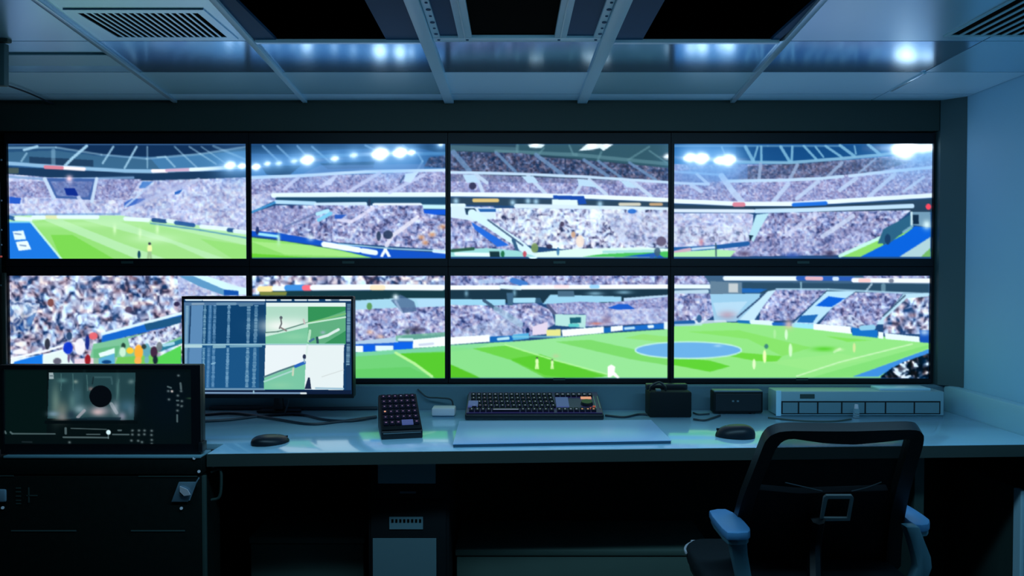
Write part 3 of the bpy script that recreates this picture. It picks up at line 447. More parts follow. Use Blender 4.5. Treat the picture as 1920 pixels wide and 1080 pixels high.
    c.poly([(45, 410), (400, 385), (900, 400), (1300, 460), (1815, 520), (1815, 770), (45, 770)], (142, 224, 130)); c.line([(45, 395), (180, 388)], 34, (30, 90, 160)); c.line([(60, 405), (240, 400)], 14, (180, 220, 230), .8)
    c.line([(500, 380), (580, 385)], 20, (24, 110, 180)); c.line([(590, 382), (730, 392)], 30, (214, 240, 250)); c.line([(740, 396), (880, 400)], 22, (30, 100, 190)); c.line([(880, 405), (1010, 415)], 30, (150, 224, 244)); c.poly([(1015, 395), (1270, 415), (1280, 465), (1015, 435)], (236, 250, 254)); c.poly([(1280, 420), (1460, 440), (1460, 492), (1285, 475)], (20, 110, 196)); c.line([(1350, 425), (1430, 420)], 34, (140, 200, 230)); c.poly([(1465, 450), (1500, 455), (1500, 500), (1465, 495)], (230, 246, 252)); c.poly([(1510, 460), (1750, 485), (1750, 522), (1515, 500)], (224, 244, 250)); c.poly([(1750, 440), (1815, 440), (1815, 528), (1755, 524)], (20, 80, 180)); c.blob(1785, 455, 30, 20, (190, 220, 245), .8)
    c.poly([(140, 450), (500, 440), (1000, 560), (800, 620), (560, 500)], (126, 218, 92), .7); c.poly([(460, 590), (800, 620), (760, 660), (600, 650), (440, 620)], (104, 210, 60)); c.poly([(45, 630), (300, 650), (440, 690), (300, 728), (45, 680)], (92, 204, 50)); c.blob(1090, 570, 80, 16, (84, 204, 44), .95); c.poly([(1100, 480), (1420, 510), (1250, 520)], (120, 218, 80), .8); c.poly([(700, 660), (1200, 600), (1400, 640), (1000, 720)], (150, 226, 134), .8)
    c.poly(arc(150, 578, 362, 54), (104, 172, 226)); c.line(arc(150, 578, 368, 58), 9, (180, 230, 222), .9); c.blob(355, 548, 26, 8, (170, 216, 236), .8)
    c.line([(900, 758), (1200, 660), (1700, 535)], 8, (200, 240, 190), .9); c.line([(1160, 590), (1200, 570)], 16, (220, 246, 210), .5)
    c.poly([(1290, 760), (1815, 570), (1815, 600), (1700, 650), (1500, 740), (1470, 760)], (60, 140, 220)); c.poly([(1000, 768), (1290, 760), (1815, 560), (1815, 540), (1200, 710)], (120, 214, 110), .7)
    c.poly([(1480, 760), (1560, 700), (1640, 660), (1815, 600), (1815, 775), (1480, 770)], c.crowd(9, 81, [(10, 12, 24), (14, 18, 34), (90, 80, 100), (240, 240, 250)], 2.6, 30))
    for x, y, h, col, a in [(605, 715, 80, (226, 248, 200), .95), (678, 670, 96, (230, 250, 180), 1), (857, 628, 100, (206, 244, 200), .95), (828, 510, 80, (214, 246, 214), .9), (748, 500, 70, (190, 236, 180), .5), (1298, 598, 74, (222, 226, 160), .8)]: c.blob(x, y - h * .5, h * .14, h * .5, col, a, 1)
    c.blob(690, 552, 16, 18, (60, 130, 120), 1, 1); c.blob(845, 400, 30, 30, (224, 186, 170), .85); c.blob(1195, 574, 30, 10, (220, 244, 200), .6)
    return c
def paint_desktop():
    c = Canvas(336, 550, 672, 752, 2.2, (8, 14, 30)); c.frame(330, 540, 4.5)
    c.rect(50, 80, 1500, 900, (18, 60, 104)); c.poly([(60, 120), (760, 120), (740, 860), (40, 860)], (14, 66, 112)); c.poly([(60, 480), (750, 480), (740, 860), (40, 860)], (26, 84, 134))
    c.poly([(130, 140), (230, 140), (215, 640), (110, 640)], (92, 140, 186)); c.poly([(60, 140), (130, 140), (110, 640), (40, 640)], (70, 116, 158)); c.line([(95, 150), (80, 640)], 26, (120, 170, 200), .7); c.line([(125, 150), (112, 460)], 8, (14, 50, 90))
    c.line([(290, 140), (270, 850)], 36, (50, 104, 154), .8); c.rect(700, 140, 745, 850, (20, 60, 100), .6)
    rs = random.Random(4)
    for x0, x1, wd, col in [(245, 225, 18, (150, 196, 220)), (290, 265, 14, (110, 160, 200)), (328, 310, 22, (120, 168, 206)), (448, 428, 20, (140, 186, 216)), (615, 596, 26, (140, 184, 210)), (678, 655, 26, (130, 176, 205)), (95, 75, 16, (130, 170, 200))]:
        for k in range(58):
            y = 150 + k * 12; t = (y - 150) / 700.0
            if 462 < y < 500: continue
            x = x0 + (x1 - x0) * t; w_ = wd * (0.55 + 0.45 * rs.random()); c.line([(x - w_ / 2, y), (x + w_ / 2, y)], 8, col, .55 + .4 * rs.random())
    c.line([(300, 640), (330, 630)], 10, (130, 180, 210)); c.poly([(60, 120), (750, 120), (750, 140), (60, 150)], (80, 120, 160)); c.line([(350, 136), (500, 134)], 22, (110, 150, 180)); c.line([(540, 145), (640, 140)], 24, (90, 130, 160)); c.line([(140, 136), (230, 134)], 18, (130, 160, 185))
    c.line([(60, 478), (750, 476)], 12, (150, 196, 214)); c.line([(62, 492), (210, 492)], 24, (176, 214, 224)); c.line([(320, 496), (410, 494)], 24, (130, 176, 196)); c.line([(460, 494), (720, 490)], 16, (110, 160, 186)); c.line([(215, 858), (740, 858)], 22, (110, 150, 180))
    c.line([(85, 100), (215, 100)], 16, (214, 238, 250)); c.line([(232, 100), (745, 102)], 18, (236, 248, 254)); 
    for a, b in [(765, 845), (890, 970), (1005, 1100), (1120, 1200), (1265, 1310), (1380, 1495)]: c.line([(a, 102), (b, 102)], 13, (214, 228, 236))
    c.line([(1310, 102), (1375, 102)], 10, (110, 130, 150))
    c.rect(760, 125, 1432, 158, (226, 244, 240)); c.poly([(760, 158), (1113, 158), (1113, 475), (755, 475)], (176, 220, 200)); c.blob(880, 320, 160, 60, (244, 250, 246), .95); c.blob(1030, 330, 80, 60, (232, 246, 240), .9); c.poly([(755, 380), (1113, 300), (1113, 475), (755, 475)], (122, 200, 160)); c.poly([(755, 380), (1113, 290), (1113, 330), (755, 410)], (206, 236, 224)); c.line([(755, 376), (860, 368), (1113, 290)], 10, (80, 120, 110), .8); c.blob(1000, 410, 120, 30, (140, 210, 170), .8)
    c.poly([(1113, 158), (1432, 158), (1432, 475), (1113, 475)], (96, 176, 130)); c.poly([(1113, 158), (1432, 158), (1432, 190), (1113, 300)], (52, 148, 88)); c.line([(1113, 295), (1432, 215)], 12, (120, 190, 120)); c.line([(1100, 300), (1430, 245)], 12, (200, 236, 216)); c.poly([(1250, 470), (1432, 360), (1432, 475)], (44, 140, 84), .8); c.line([(1130, 360), (1120, 450)], 20, (180, 226, 196)); c.line([(1210, 420), (1280, 400), (1370, 350)], 22, (220, 240, 236)); c.line([(1190, 420), (1195, 465)], 20, (40, 80, 90)); c.line([(1130, 450), (1160, 430)], 18, (70, 120, 150)); c.blob(1240, 375, 20, 14, (160, 180, 200), .8)
    c.blob(886, 250, 14, 16, (90, 100, 110), 1, 1); c.line([(885, 262), (890, 300), (872, 340)], 12, (110, 116, 120)); c.line([(885, 335), (930, 360)], 12, (140, 130, 130)); c.line([(1075, 265), (1085, 300)], 14, (200, 190, 190))
    c.poly([(755, 480), (1100, 480), (1085, 855), (742, 855)], (236, 246, 250)); c.poly([(742, 760), (1000, 660), (1095, 620), (1085, 855), (742, 855)], (122, 200, 166)); c.line([(745, 750), (900, 690), (1000, 655)], 14, (80, 120, 130)); c.line([(745, 790), (980, 700)], 12, (170, 216, 210)); c.line([(1010, 660), (1085, 628)], 26, (40, 100, 190)); c.blob(1083, 580, 16, 22, (44, 54, 84), 1, 1); c.line([(1080, 600), (1085, 625)], 12, (150, 180, 200)); c.line([(990, 680), (985, 735)], 16, (200, 216, 190)); c.blob(880, 820, 100, 26, (140, 208, 170), .7)
    c.poly([(1100, 480), (1418, 480), (1410, 860), (1085, 855)], (232, 244, 246)); c.poly([(1090, 835), (1115, 755), (1130, 755), (1142, 850), (1085, 850)], (30, 44, 76)); c.line([(1230, 750), (1415, 690)], 6, (206, 214, 214), .8); c.line([(1180, 845), (1410, 850)], 12, (160, 196, 216)); c.line([(1110, 480), (1100, 560)], 16, (220, 240, 236))
    c.line([(760, 474), (1420, 474)], 8, (170, 220, 220)); c.rect(1435, 120, 1480, 860, (24, 56, 94))
    for k in range(44):
        if 460 < 140 + k * 12 < 475: continue
        c.line([(1448 - k * .2, 140 + k * 12), (1470 - k * .2, 140 + k * 12)], 8, (140, 186, 210), .5 + .5 * rs.random())
    c.rect(1440, 650, 1480, 860, (26, 58, 96)); c.rect(210, 862, 1480, 900, (14, 30, 60)); c.line([(215, 884), (1090, 886)], 12, (130, 165, 200)); c.line([(1055, 888), (1095, 888)], 16, (224, 236, 240)); c.line([(655, 870), (655, 885)], 12, (150, 190, 210))
    return c
def paint_kvm():
    c = Canvas(0, 680, 384, 848, 2.0, (4, 10, 14)); c.frame(0, 670, 4.8)
    c.rect(0, 100, 1800, 820, (4, 14, 16)); c.rect(50, 120, 420, 700, (4, 20, 20)); c.blob(1500, 400, 260, 300, (3, 14, 24), .8)
    t = c.noise(14, 30, 3); 
    c.poly([(440, 140), (1220, 140), (1205, 565), (428, 552)], (34, 66, 72))
    for x, y, rx, ry, col, a in [(500, 400, 40, 150, (110, 140, 130), .7), (560, 480, 60, 80, (120, 130, 120), .7), (560, 540, 50, 40, (150, 140, 140), .6), (690, 360, 60, 120, (70, 110, 120), .6), (720, 470, 60, 40, (150, 180, 190), .7), (650, 400, 30, 70, (90, 130, 130), .6), (900, 480, 90, 50, (170, 160, 170), .8), (880, 495, 50, 26, (220, 190, 190), .7), (1040, 460, 34, 60, (170, 180, 190), .8), (1100, 530, 36, 40, (150, 150, 170), .8), (1140, 440, 70, 60, (60, 100, 120), .8), (820, 285, 26, 18, (120, 110, 110), .9), (1180, 220, 26, 20, (110, 140, 140), .7), (560, 210, 40, 20, (90, 140, 140), .7), (680, 220, 20, 16, (150, 170, 160), .7), (480, 510, 50, 24, (120, 150, 170), .8), (1060, 290, 16, 100, (90, 130, 130), .6), (760, 260, 14, 110, (30, 60, 66), .8), (640, 520, 40, 40, (30, 50, 66), .8), (1180, 480, 30, 60, (90, 120, 140), .6)]: c.blob(x, y, rx, ry, col, a)
    for p in [[(550, 150), (550, 300)], [(780, 160), (790, 300)], [(655, 150), (660, 300)], [(1070, 200), (1050, 380)]]: c.line(p, 8, (70, 110, 112), .7)
    c.line([(840, 180), (1000, 180), (1010, 240)], 16, (50, 84, 90)); c.line([(840, 180), (830, 240)], 12, (24, 44, 50)); c.line([(700, 540), (760, 480)], 26, (160, 160, 170), .8); c.line([(1000, 420), (1050, 500)], 30, (170, 180, 190), .6)
    c.poly([(640, 552), (800, 540), (1090, 540), (1080, 575), (640, 570)], (14, 34, 46), .7); c.rect(400, 568, 1240, 600, (3, 11, 14))
    c.poly(arc(905, 352, 101, 99), (4, 8, 14))
    c.poly([(442, 140), (480, 138), (484, 195), (442, 198)], (150, 170, 174)); c.line([(450, 168), (476, 168)], 6, (60, 80, 90))
    c.blob(977, 676, 22, 24, (214, 244, 250), 1, 1)
    for a in [([(45, 668), (52, 684)], 16), ([(95, 675), (110, 688)], 16), ([(120, 688), (495, 690)], 11), ([(592, 640), (592, 686)], 20), ([(640, 640), (960, 650)], 7), ([(570, 720), (975, 724)], 13), ([(780, 694), (900, 694)], 8), ([(1015, 695), (1160, 696)], 12), ([(975, 700), (975, 730)], 10), ([(1065, 658), (1090, 658)], 14), ([(1625, 235), (1630, 285)], 18), ([(1590, 390), (1605, 390)], 14), ([(1595, 520), (1595, 580)], 14), ([(1510, 265), (1540, 275)], 14)]: c.line(a[0], a[1], (120, 145, 150), .6)
    for x, y in [(1192, 660), (1250, 660), (1300, 660), (1364, 662), (1192, 696), (1250, 698), (1300, 694), (1364, 700), (1183, 750), (1244, 752), (1278, 764), (1366, 745), (1366, 780), (1515, 305), (1548, 307), (1520, 380), (1600, 430), (1598, 480), (1636, 395), (1635, 440), (1630, 305), (1600, 345), (625, 766), (1605, 165)]: c.blob(x, y, 12, 10, (120, 140, 144), .8)
    c.blob(1548, 307, 9, 9, (230, 210, 205), 1); c.line([(200, 762), (285, 764)], 12, (24, 36, 40)); c.blob(1705, 370, 26, 8, (40, 70, 50), .8)
    return c
def display(name, cv, lin, px0, py0, px1, py1, Y, m, parent, step=1.4, tilt=None):
    """flat display panel whose lit picture is stored as colours of its mesh"""
    nx = int((px1 - px0) / step) + 1; ny = int((py1 - py0) / step) + 1
    xm = [PY(px0, (py0 + py1) / 2, Y).x, PY(px1, (py0 + py1) / 2, Y).x]; z1 = PY(960, py0, Y).z; z0 = PY(960, py1, Y).z
    X = np.linspace(xm[0], xm[1], nx); Z = np.linspace(z1, z0, ny); XX, ZZ = np.meshgrid(X, Z)
    YY = np.full_like(XX, Y)
    dz = ZZ - CZ; dep = YY * _f.y + dz * _f.z; px = 960 + F * XX / dep; py = 540 - F * (YY * _u.y + dz * _u.z) / dep
    u = np.clip(((px - cv.x0) * cv.ss).astype(int), 0, cv.W - 1); v = np.clip(((py - cv.y0) * cv.ss).astype(int), 0, cv.H - 1)
    C = lin[v, u]; L = loc_of(parent)
    co = np.stack([XX - L.x, YY - L.y, ZZ - L.z], -1).reshape(-1, 3).astype(np.float32)
    i = np.arange((ny - 1) * (nx - 1)); r = i // (nx - 1); q = i % (nx - 1); a = r * nx + q
    fc = np.stack([a, a + nx, a + nx + 1, a + 1], -1).astype(np.int32)
    me = bpy.data.meshes.new(name); n = len(fc)
    me.vertices.add(len(co)); me.vertices.foreach_set('co', co.ravel()); me.loops.add(n * 4); me.loops.foreach_set('vertex_index', fc.ravel())
    me.polygons.add(n); me.polygons.foreach_set('loop_start', np.arange(0, n * 4, 4, dtype=np.int32))
    try: me.polygons.foreach_set('loop_total', np.full(n, 4, np.int32))
    except Exception: pass
    me.update(calc_edges=True); at = me.color_attributes.new('picture', 'FLOAT_COLOR', 'POINT')
    cc = np.ones((len(co), 4), np.float32); cc[:, :3] = C.reshape(-1, 3); at.data.foreach_set('color', cc.ravel())
    me.materials.append(m); o = bpy.data.objects.new(name, me); COL.objects.link(o); o.parent = parent; return o
# ------------------------------------------------------------------ the room
struct('floor', box(nbm(), (XL - .1, -1.6, -0.05), (XR + .1, YB + .1, 0)), M['floor'])
struct('wall_back', box(nbm(), (XL - .1, YB, 0), (XR + .1, YB + .08, CEIL + .1)), M['fascia'])
struct('wall_right', box(nbm(), (XR, -1.6, 0), (XR + .08, YB, CEIL + .1)), M['wall'])
struct('wall_left', box(nbm(), (XL - .08, -1.6, 0), (XL, YB, CEIL + .1)), M['fascia'])
struct('wall_front', box(nbm(), (XL - .1, -1.68, 0), (XR + .1, -1.6, CEIL + .1)), M['dark2'])
# low service wall under the screens and the padded dado of the right side
LP = PY(960, 722, 2.72).z
struct('trim_1', box(nbm(), (XL, 2.72, 0), (XR - .002, YB, LP), 0.006), M['backpanel'])
XD = 1.572
t = nbm(); box(t, (XD, 1.0, DESK - 0.06), (XR, 2.719, CZ - 0.412), 0.012); struct('trim_2', t, M['wallpanel'], smooth=True)
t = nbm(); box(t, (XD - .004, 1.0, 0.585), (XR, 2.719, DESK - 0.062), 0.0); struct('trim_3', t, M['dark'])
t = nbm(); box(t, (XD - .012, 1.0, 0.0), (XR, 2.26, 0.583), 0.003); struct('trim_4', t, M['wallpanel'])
t = nbm(); box(t, (XD - .012, 2.30, 0.0), (XR, 2.719, 0.583), 0.003); struct('trim_5', t, M['dark2'])  # darker than the panel in front: shade under the desk painted in
t = nbm(); box(t, (XD - .020, 2.262, 0.0), (XR, 2.298, 0.586), 0.003); struct('trim_6', t, M['rail'])

# ---- ceiling: panels in a grid of skewed joints
YR = [v * KC for v in (2.133, 2.462, 2.762, 2.866)]; FY = YR[3]
LX = [lambda y: -1.136 * KC - (y - 1.80 * KC) * 0.140, lambda y: -0.712 * KC - (y - 1.80 * KC) * 0.073, lambda y: -0.240 * KC, lambda y: 0.268 * KC, lambda y: 0.742 * KC + (y - 1.80 * KC) * 0.093]
XE = [lambda y: XL] + LX + [lambda y: 1.335 * KC + (y - 2.13 * KC) * 0.05, lambda y: XR]
rows = [(-1.6, 1.20), (1.20, YR[0]), (YR[0], YR[1]), (YR[1], YR[2]), (YR[2], FY)]
ceil = bpy.data.objects.new('ceiling', None); COL.objects.link(ceil); ceil.location = (0, 0, CEIL); ceil['kind'] = 'structure'
TILT = 0.0
for r, (y0, y1) in enumerate(rows):
    for k in range(7):
        if r == 1 and k in (2, 3, 4): continue
        g = 0.0022; fl, fr = XE[k], XE[k + 1]
        kind = 'ceil'
        if r == 2 and k not in (0, 6): kind = 'ceilgloss'
        if r >= 3: kind = 'ceilmatt'
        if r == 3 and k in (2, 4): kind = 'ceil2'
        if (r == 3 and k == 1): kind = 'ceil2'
        pts = [(fl(y0) + g, y0 + g, CEIL), (fr(y0) - g, y0 + g, CEIL), (fr(y1) - g, y1 - g, CEIL), (fl(y1) + g, y1 - g, CEIL)]
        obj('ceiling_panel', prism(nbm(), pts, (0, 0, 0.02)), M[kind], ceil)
obj('roof_void', box(nbm(), (XL - .1, -1.6, CEIL + .29), (XR + .1, YB, CEIL + .31)), M['void'], ceil)
for (x0, x1, y0, y1) in [(XL - .05, -1.2, -1.6, YB), (-1.2, XR, -1.6, 1.2), (-1.2, XR, YR[0] + .01, YB), (0.80, XR, 1.2, YB), (-1.2, -0.78, 1.2, YB)]:
    obj('panel_backing', box(nbm(), (x0, y0, CEIL + .022), (x1, y1, CEIL + .03)), M['seam'], ceil)
# cove strip along the back wall and a dark stripe on the left panels
struct('trim_7', box(nbm(), (XL, FY + .001, CZ + .513), (XR - .062, YB - .001, CEIL + .02), .002), M['fascia'])
# added dark corner post, in place of the shadow on the right wall
struct('trim_15', prism(nbm(), [(1.5545, YS + .02, LP + .001), (1.5545, YS - .03, LP + .001), (XR - .001, 2.66, LP + .001), (XR - .001, YS + .02, LP + .001)], (0, 0, CEIL - LP)), M['casing'])
struct('trim_8', box(nbm(), (XL, YR[0] + .11, CEIL - .006), (LX[0](2.17) - .01, YR[0] + .22, CEIL - .001)), M['ceil2'])
def rail(n, f, w_, y0, y1, m, h=0.010):
    a = w_ / 2
    struct('trim_%d' % n, prism(nbm(), [(f(y0) - a, y0, CEIL - h), (f(y0) + a, y0, CEIL - h), (f(y1) + a, y1, CEIL - h), (f(y1) - a, y1, CEIL - h)], (0, 0, h + .004), 0.002), m, smooth=True)
rail(9, LX[0], 0.016, -1.5, FY - .002, M['chrome']); rail(10, LX[1], 0.017, -1.5, FY - .002, M['rail'])
rail(11, LX[2], 0.034, -1.5, FY - .002, M['rail'], .012); rail(12, LX[3], 0.036, -1.5, FY - .002, M['rail'], .012)
rail(13, LX[4], 0.018, -1.5, FY - .002, M['chrome'])
rail(14, XE[6], 0.012, 2.46 * KC, 2.70 * KC, M['chrome'], .006)

def hatch(label, x0, x1, y0, y1, flL, flR):
    h = thing('ceiling_hatch', label, 'ceiling opening', ((x0 + x1) / 2, (y0 + y1) / 2, CEIL))
    t = nbm(); box(t, (x0, y0, CEIL + .24), (x1, y1, CEIL + .25)); box(t, (x0, y1 - .004, CEIL), (x1, y1, CEIL + .24)); box(t, (x0, y0, CEIL), (x1, y0 + .004, CEIL + .24))
    box(t, (x0, y0, CEIL), (x0 + .004, y1, CEIL + .24)); box(t, (x1 - .004, y0, CEIL), (x1, y1, CEIL + .24)); obj('recess', t, M['void'], h)
    for a, b in ((x0, x0 + flL), (x1 - flR, x1)): obj('flange', box(nbm(), (a, y0, CEIL - .002), (b, y1, CEIL + .006)), M['blue'], h)
    obj('rim', box(nbm(), (x0, y1 - .012, CEIL - .010), (x1, y1, CEIL)), M['chrome'], h); return h
hatch('large black recessed ceiling opening left of the white central frame', LX[1](2.0) + .012, LX[2](0) - .018, 1.21, YR[0] - .006, 0.055, 0.09)
hatch('large black recessed ceiling opening right of the white central frame', LX[3](0) + .019, LX[4](1.9) - .008, 1.21, YR[0] - .006, 0.075, 0.022)
# ---- central service frame
cf = thing('ceiling_frame', 'white metal frame around a black panel in the middle of the ceiling', 'ceiling frame', (0.014, 1.66, CEIL))
fy0, fy1 = 1.21, YR[0] - .004
obj('front_bar', box(nbm(), (-.222 * KC, fy1 - .036, CEIL - .004), (.249 * KC, fy1, CEIL + .01), .002), M['rail'], cf, smooth=True)
for a, b in ((-.142, -.106), (.112, .144)):
    obj('inner_bar', box(nbm(), (a, fy0, CEIL - .004), (b, fy1 - .036, CEIL + .01), .002), M['rail'], cf, smooth=True)
    obj('bar_groove', box(nbm(), ((a + b) / 2 - .002, fy0, CEIL - .0055), ((a + b) / 2 + .002, fy1 - .036, CEIL - .0035)), M['ceil2'], cf)
for a, b in ((-.210, -.190), (.215, .236)):
    st = obj('side_strip', box(nbm(), (a, fy0, CEIL - .004), (b, fy1 - .036, CEIL + .01), .002), M['rail'], cf, smooth=True)
    rs = random.Random(int(a * 100))
    for k in range(11): obj('hole', cyl(nbm(), ((a + b) / 2 + .003, fy1 - .07 - k * .045, CEIL - .0055), ((a + b) / 2 + .003, fy1 - .07 - k * .045, CEIL - .003), rs.choice([.005, .0035, .006]), seg=12), M['blue'], st)
for a, b in ((-.190, -.142), (.144, .215)): obj('blue_panel', box(nbm(), (a, fy0, CEIL + .002), (b, fy1 - .036, CEIL + .008)), M['blue'], cf)
obj('black_panel', box(nbm(), (-.106, fy0, CEIL + .004), (.112, fy1 - .036, CEIL + .012)), M['void'], cf)
for x in (-.195, -.119, .125, .223): obj('screw', cyl(nbm(), (x, fy1 - .020, CEIL - .0055), (x, fy1 - .020, CEIL - .003), .004, seg=10), M['blue'], cf)

def vent(label, x0, x1, y0, y1, n, fm, sm, bw):
    v = thing('ceiling_vent', label, 'air vent', ((x0 + x1) / 2, (y0 + y1) / 2, CEIL))
    obj('backing', box(nbm(), (x0 + .01, y0 + .01, CEIL - .0010), (x1 - .01, y1 - .01, CEIL - .0004)), M['void'], v)
    ring_o = [(x0, y0, CEIL - .0032), (x1, y0, CEIL - .0032), (x1, y1, CEIL - .0032), (x0, y1, CEIL - .0032)]
    ring_i = [(x0 + bw, y0 + bw, CEIL - .0032), (x1 - bw, y0 + bw, CEIL - .0032), (x1 - bw, y1 - bw, CEIL - .0032), (x0 + bw, y1 - bw, CEIL - .0032)]
    obj('frame', ring(nbm(), ring_o, ring_i, (0, 0, .003)), fm, v)
    p = (x1 - x0 - 2 * bw) / n
    first = None
    for k in range(1, n):
        x = x0 + bw + p * k
        if first is None:
            first = obj('slat', box(nbm(), (x - p * .17, y0 + bw, CEIL - .0030), (x + p * .17, y1 - bw, CEIL - .0011)), sm, v); fx = x
        else:
            c = first.copy(); COL.objects.link(c); c.parent = v; c.location = (x - fx, 0, 0)
    return v
vent('pale slotted air vent in the ceiling at the left', -1.118 * KC, -.768 * KC, 1.872 * KC, 2.112 * KC, 17, M['ceil'], M['ceil'], 0.022)
vent('dark slatted air vent in the ceiling at the right edge', 1.195 * KC, 1.60, 1.35, 2.085 * KC, 16, M['ceil2'], M['ceil2'], 0.012)

# ---- thin cable crossing the ceiling at the left, rounded fitting at the left edge
tag(obj('ceiling_cable', tube(nbm(), [PZ(-60, 138, CEIL - .012), PZ(0, 156, CEIL - .012), PZ(50, 173, CEIL - .012), PZ(100, 195, CEIL - .012)], 0.003), M['cable'], smooth=True), 'thin dark cable running along the ceiling at the upper left', 'cable')
cc = thing('conduit_cover', 'dark rounded conduit cover high on the left edge', 'conduit', (PY(-20, 40, 2.0).x, 2.0, CEIL - .1))
obj('cover', prism(nbm(), [PY(-60, 14, 2.0), PY(0, 14, 2.0), PY(8, 24, 2.0), PY(14, 42, 2.0), PY(14, 78, 2.0), PY(-60, 80, 2.0)], (0, .02, 0), .004), M['dark2'], cc, smooth=True)
obj('conduit', prism(nbm(), [PY(-60, 80, 2.0), PY(8, 80, 2.0), PY(8, 160, 2.0), PY(-60, 160, 2.0)], (0, .02, 0), .003), M['casing'], cc, smooth=True)

cl_ = thing('fill_fixture', 'added slim fill light fixture just above the top of the frame', 'light', (lo.location.x, lo.location.y, CEIL))  # housing added to go with the fill lamp
obj('fill_housing', box(nbm(), (lo.location.x - 1.22, lo.location.y - .10, 1.836), (lo.location.x + 1.22, lo.location.y + .10, CEIL - .013), .004), M['rail'], cl_, smooth=True)

# ------------------------------------------------------------------ video wall
cv = paint_wall(); lin = cv.linear(5); SM = screen_mat('lit_stadium_picture', 1.0 * SCREEN_GAIN)
TOPS = [(17, 463), (472, 835.5), (845, 1252.5), (1263, 1747)]; BOTS = [(19, 464), (474, 834.5), (845, 1251.5), (1263, 1742)]
bzx = [10, 467.5, 840, 1257.5, 1751]
TXT = ['pitch corner with a blue apron and stand at the left', 'curving stand, floodlights and pitch edge at the lower left', 'packed grandstand seen square on', 'stand under a blue truss roof and blue walkway']
TXB = ['close crowd and people in orange at the touchline', 'pitch corner partly hidden by the desktop monitor', 'halfway pitch with three white players', 'pitch with blue centre circle and scattered players']
for row, (L, y0, y1, by0, by1, tx) in enumerate([(TOPS, 270, 485, 250, 499.4, TXT), (BOTS, 517, 709.5, 500.6, 717.5, TXB)]):
    for k, (a, b) in enumerate(L):
        bl, br = PY(bzx[k] + .5, 500, YS - .012).x, PY(bzx[k + 1] - .5, 500, YS - .012).x
        zt, zb = PY(960, by0, YS).z, PY(960, by1, YS).z
        m = thing('wall_monitor', '%s row wall screen showing %s' % (('upper', 'lower')[row], tx[k]), 'screen', ((bl + br) / 2, YS, zb), group='wall screens')
        xa, xb = PY(a, (y0 + y1) / 2, YS).x, PY(b, (y0 + y1) / 2, YS).x; za, zz = PY(960, y1, YS).z, PY(960, y0, YS).z
        obj('casing', box(nbm(), (bl, YS + .004, zb), (br, YS + .075, zt)), M['bezel'], m)
        fo = [(bl, YS - .010, zb), (br, YS - .010, zb), (br, YS - .010, zt), (bl, YS - .010, zt)]; fi = [(xa, YS - .010, za), (xb, YS - .010, za), (xb, YS - .010, zz), (xa, YS - .010, zz)]
        obj('bezel', ring(nbm(), fo, fi, (0, .013, 0)), M['bezel'], m)
        display('display', cv, lin, a, y0, b, y1, YS, SM, m)
        bxp = (xa + xb) / 2
        obj('badge', box(nbm(), (bxp - .022, YS - .0115, zb + .010), (bxp + .022, YS - .0105, zb + .019)), M['dark2'], m)
# wall bracket behind the screens
tag(obj('mounting_bracket', box(nbm(), (-1.6, YS + .078, .95), (1.4, YB - .001, 1.65)), M['black2']), 'black bracket carrying the eight wall screens', 'bracket')

# ---- edge of the equipment rack at the far left
r = thing('equipment_rack', 'dark green equipment rack edge with tiny lights at the far left', 'rack', (-1.90, 2.62, 0))
obj('upright', box(nbm(), (PY(7, 400, 2.71).x - .012, 2.708, 0), (PY(7, 400, 2.71).x + .002, 2.719, 1.25), .002), M['fascia'], r, smooth=True)
obj('cabinet', box(nbm(), (XL + .01, 2.712, 0), (PY(5, 400, 2.71).x - .012, 2.719, 1.58), .003), M['dark'], r, smooth=True)
for y, c in ((300, 'silver'), (376, 'silver'), (431, 'silver'), (459, 'silver'), (481, 'ledr'), (535, 'silver')):
    p = PY(2, y, 2.71); obj('indicator', box(nbm(), (p.x - .004, 2.705, p.z - .003), (p.x + .004, 2.7115, p.z + .003), .001), M[c], r)

# ------------------------------------------------------------------ desk
kxl = PY(378, 900, 2.03).x
d = thing('control_desk', 'long pale blue-white desk running under the wall of screens', 'desk', (-.1, 2.35, 0))
fl = PZ(330, 850.5, DESK); fr = PZ(1945, 832.5, DESK)
top = [(fl.x, fl.y, DESK - .036), (fr.x if fr.x < XD else XD, fr.y, DESK - .036), (XD - .001, 2.30, DESK - .036), (XD - .001, 2.718, DESK - .036), (XL + .01, 2.718, DESK - .036), (XL + .01, fl.y, DESK - .036)]
k = (XD - .001 - fl.x) / (fr.x - fl.x); fe = Vector((XD - .001, fl.y + (fr.y - fl.y) * k, 0))
DX = kxl + .004
top = [(DX, fl.y, DESK - .034), (fe.x, fe.y, DESK - .034), (XD - .001, 2.718, DESK - .034), (-1.25, 2.718, DESK - .034), (-1.25, 2.18, DESK - .034), (DX, 2.18, DESK - .034)]
obj('desktop', prism(nbm(), top, (0, 0, .034), .002), M['desk'], d, smooth=True)
obj('front_edge', prism(nbm(), [(DX, fl.y - .003, DESK - .036), (fe.x, fe.y - .003, DESK - .036), (fe.x, fe.y - .0005, DESK - .036), (DX, fl.y - .0005, DESK - .036)], (0, 0, .0345)), M['deskedge'], d)
obj('modesty_panel', box(nbm(), (-1.24, 2.62, .02), (XD - .03, 2.64, DESK - .036)), M['dark'], d)  # dark colour stands in for the shade under the desk
obj('side_support', box(nbm(), (1.22, 2.25, 0), (1.25, 2.618, DESK - .036), .002), M['dark2'], d)
obj('side_support', box(nbm(), (-1.24, 2.25, 0), (-1.21, 2.618, DESK - .036), .002), M['dark2'], d)
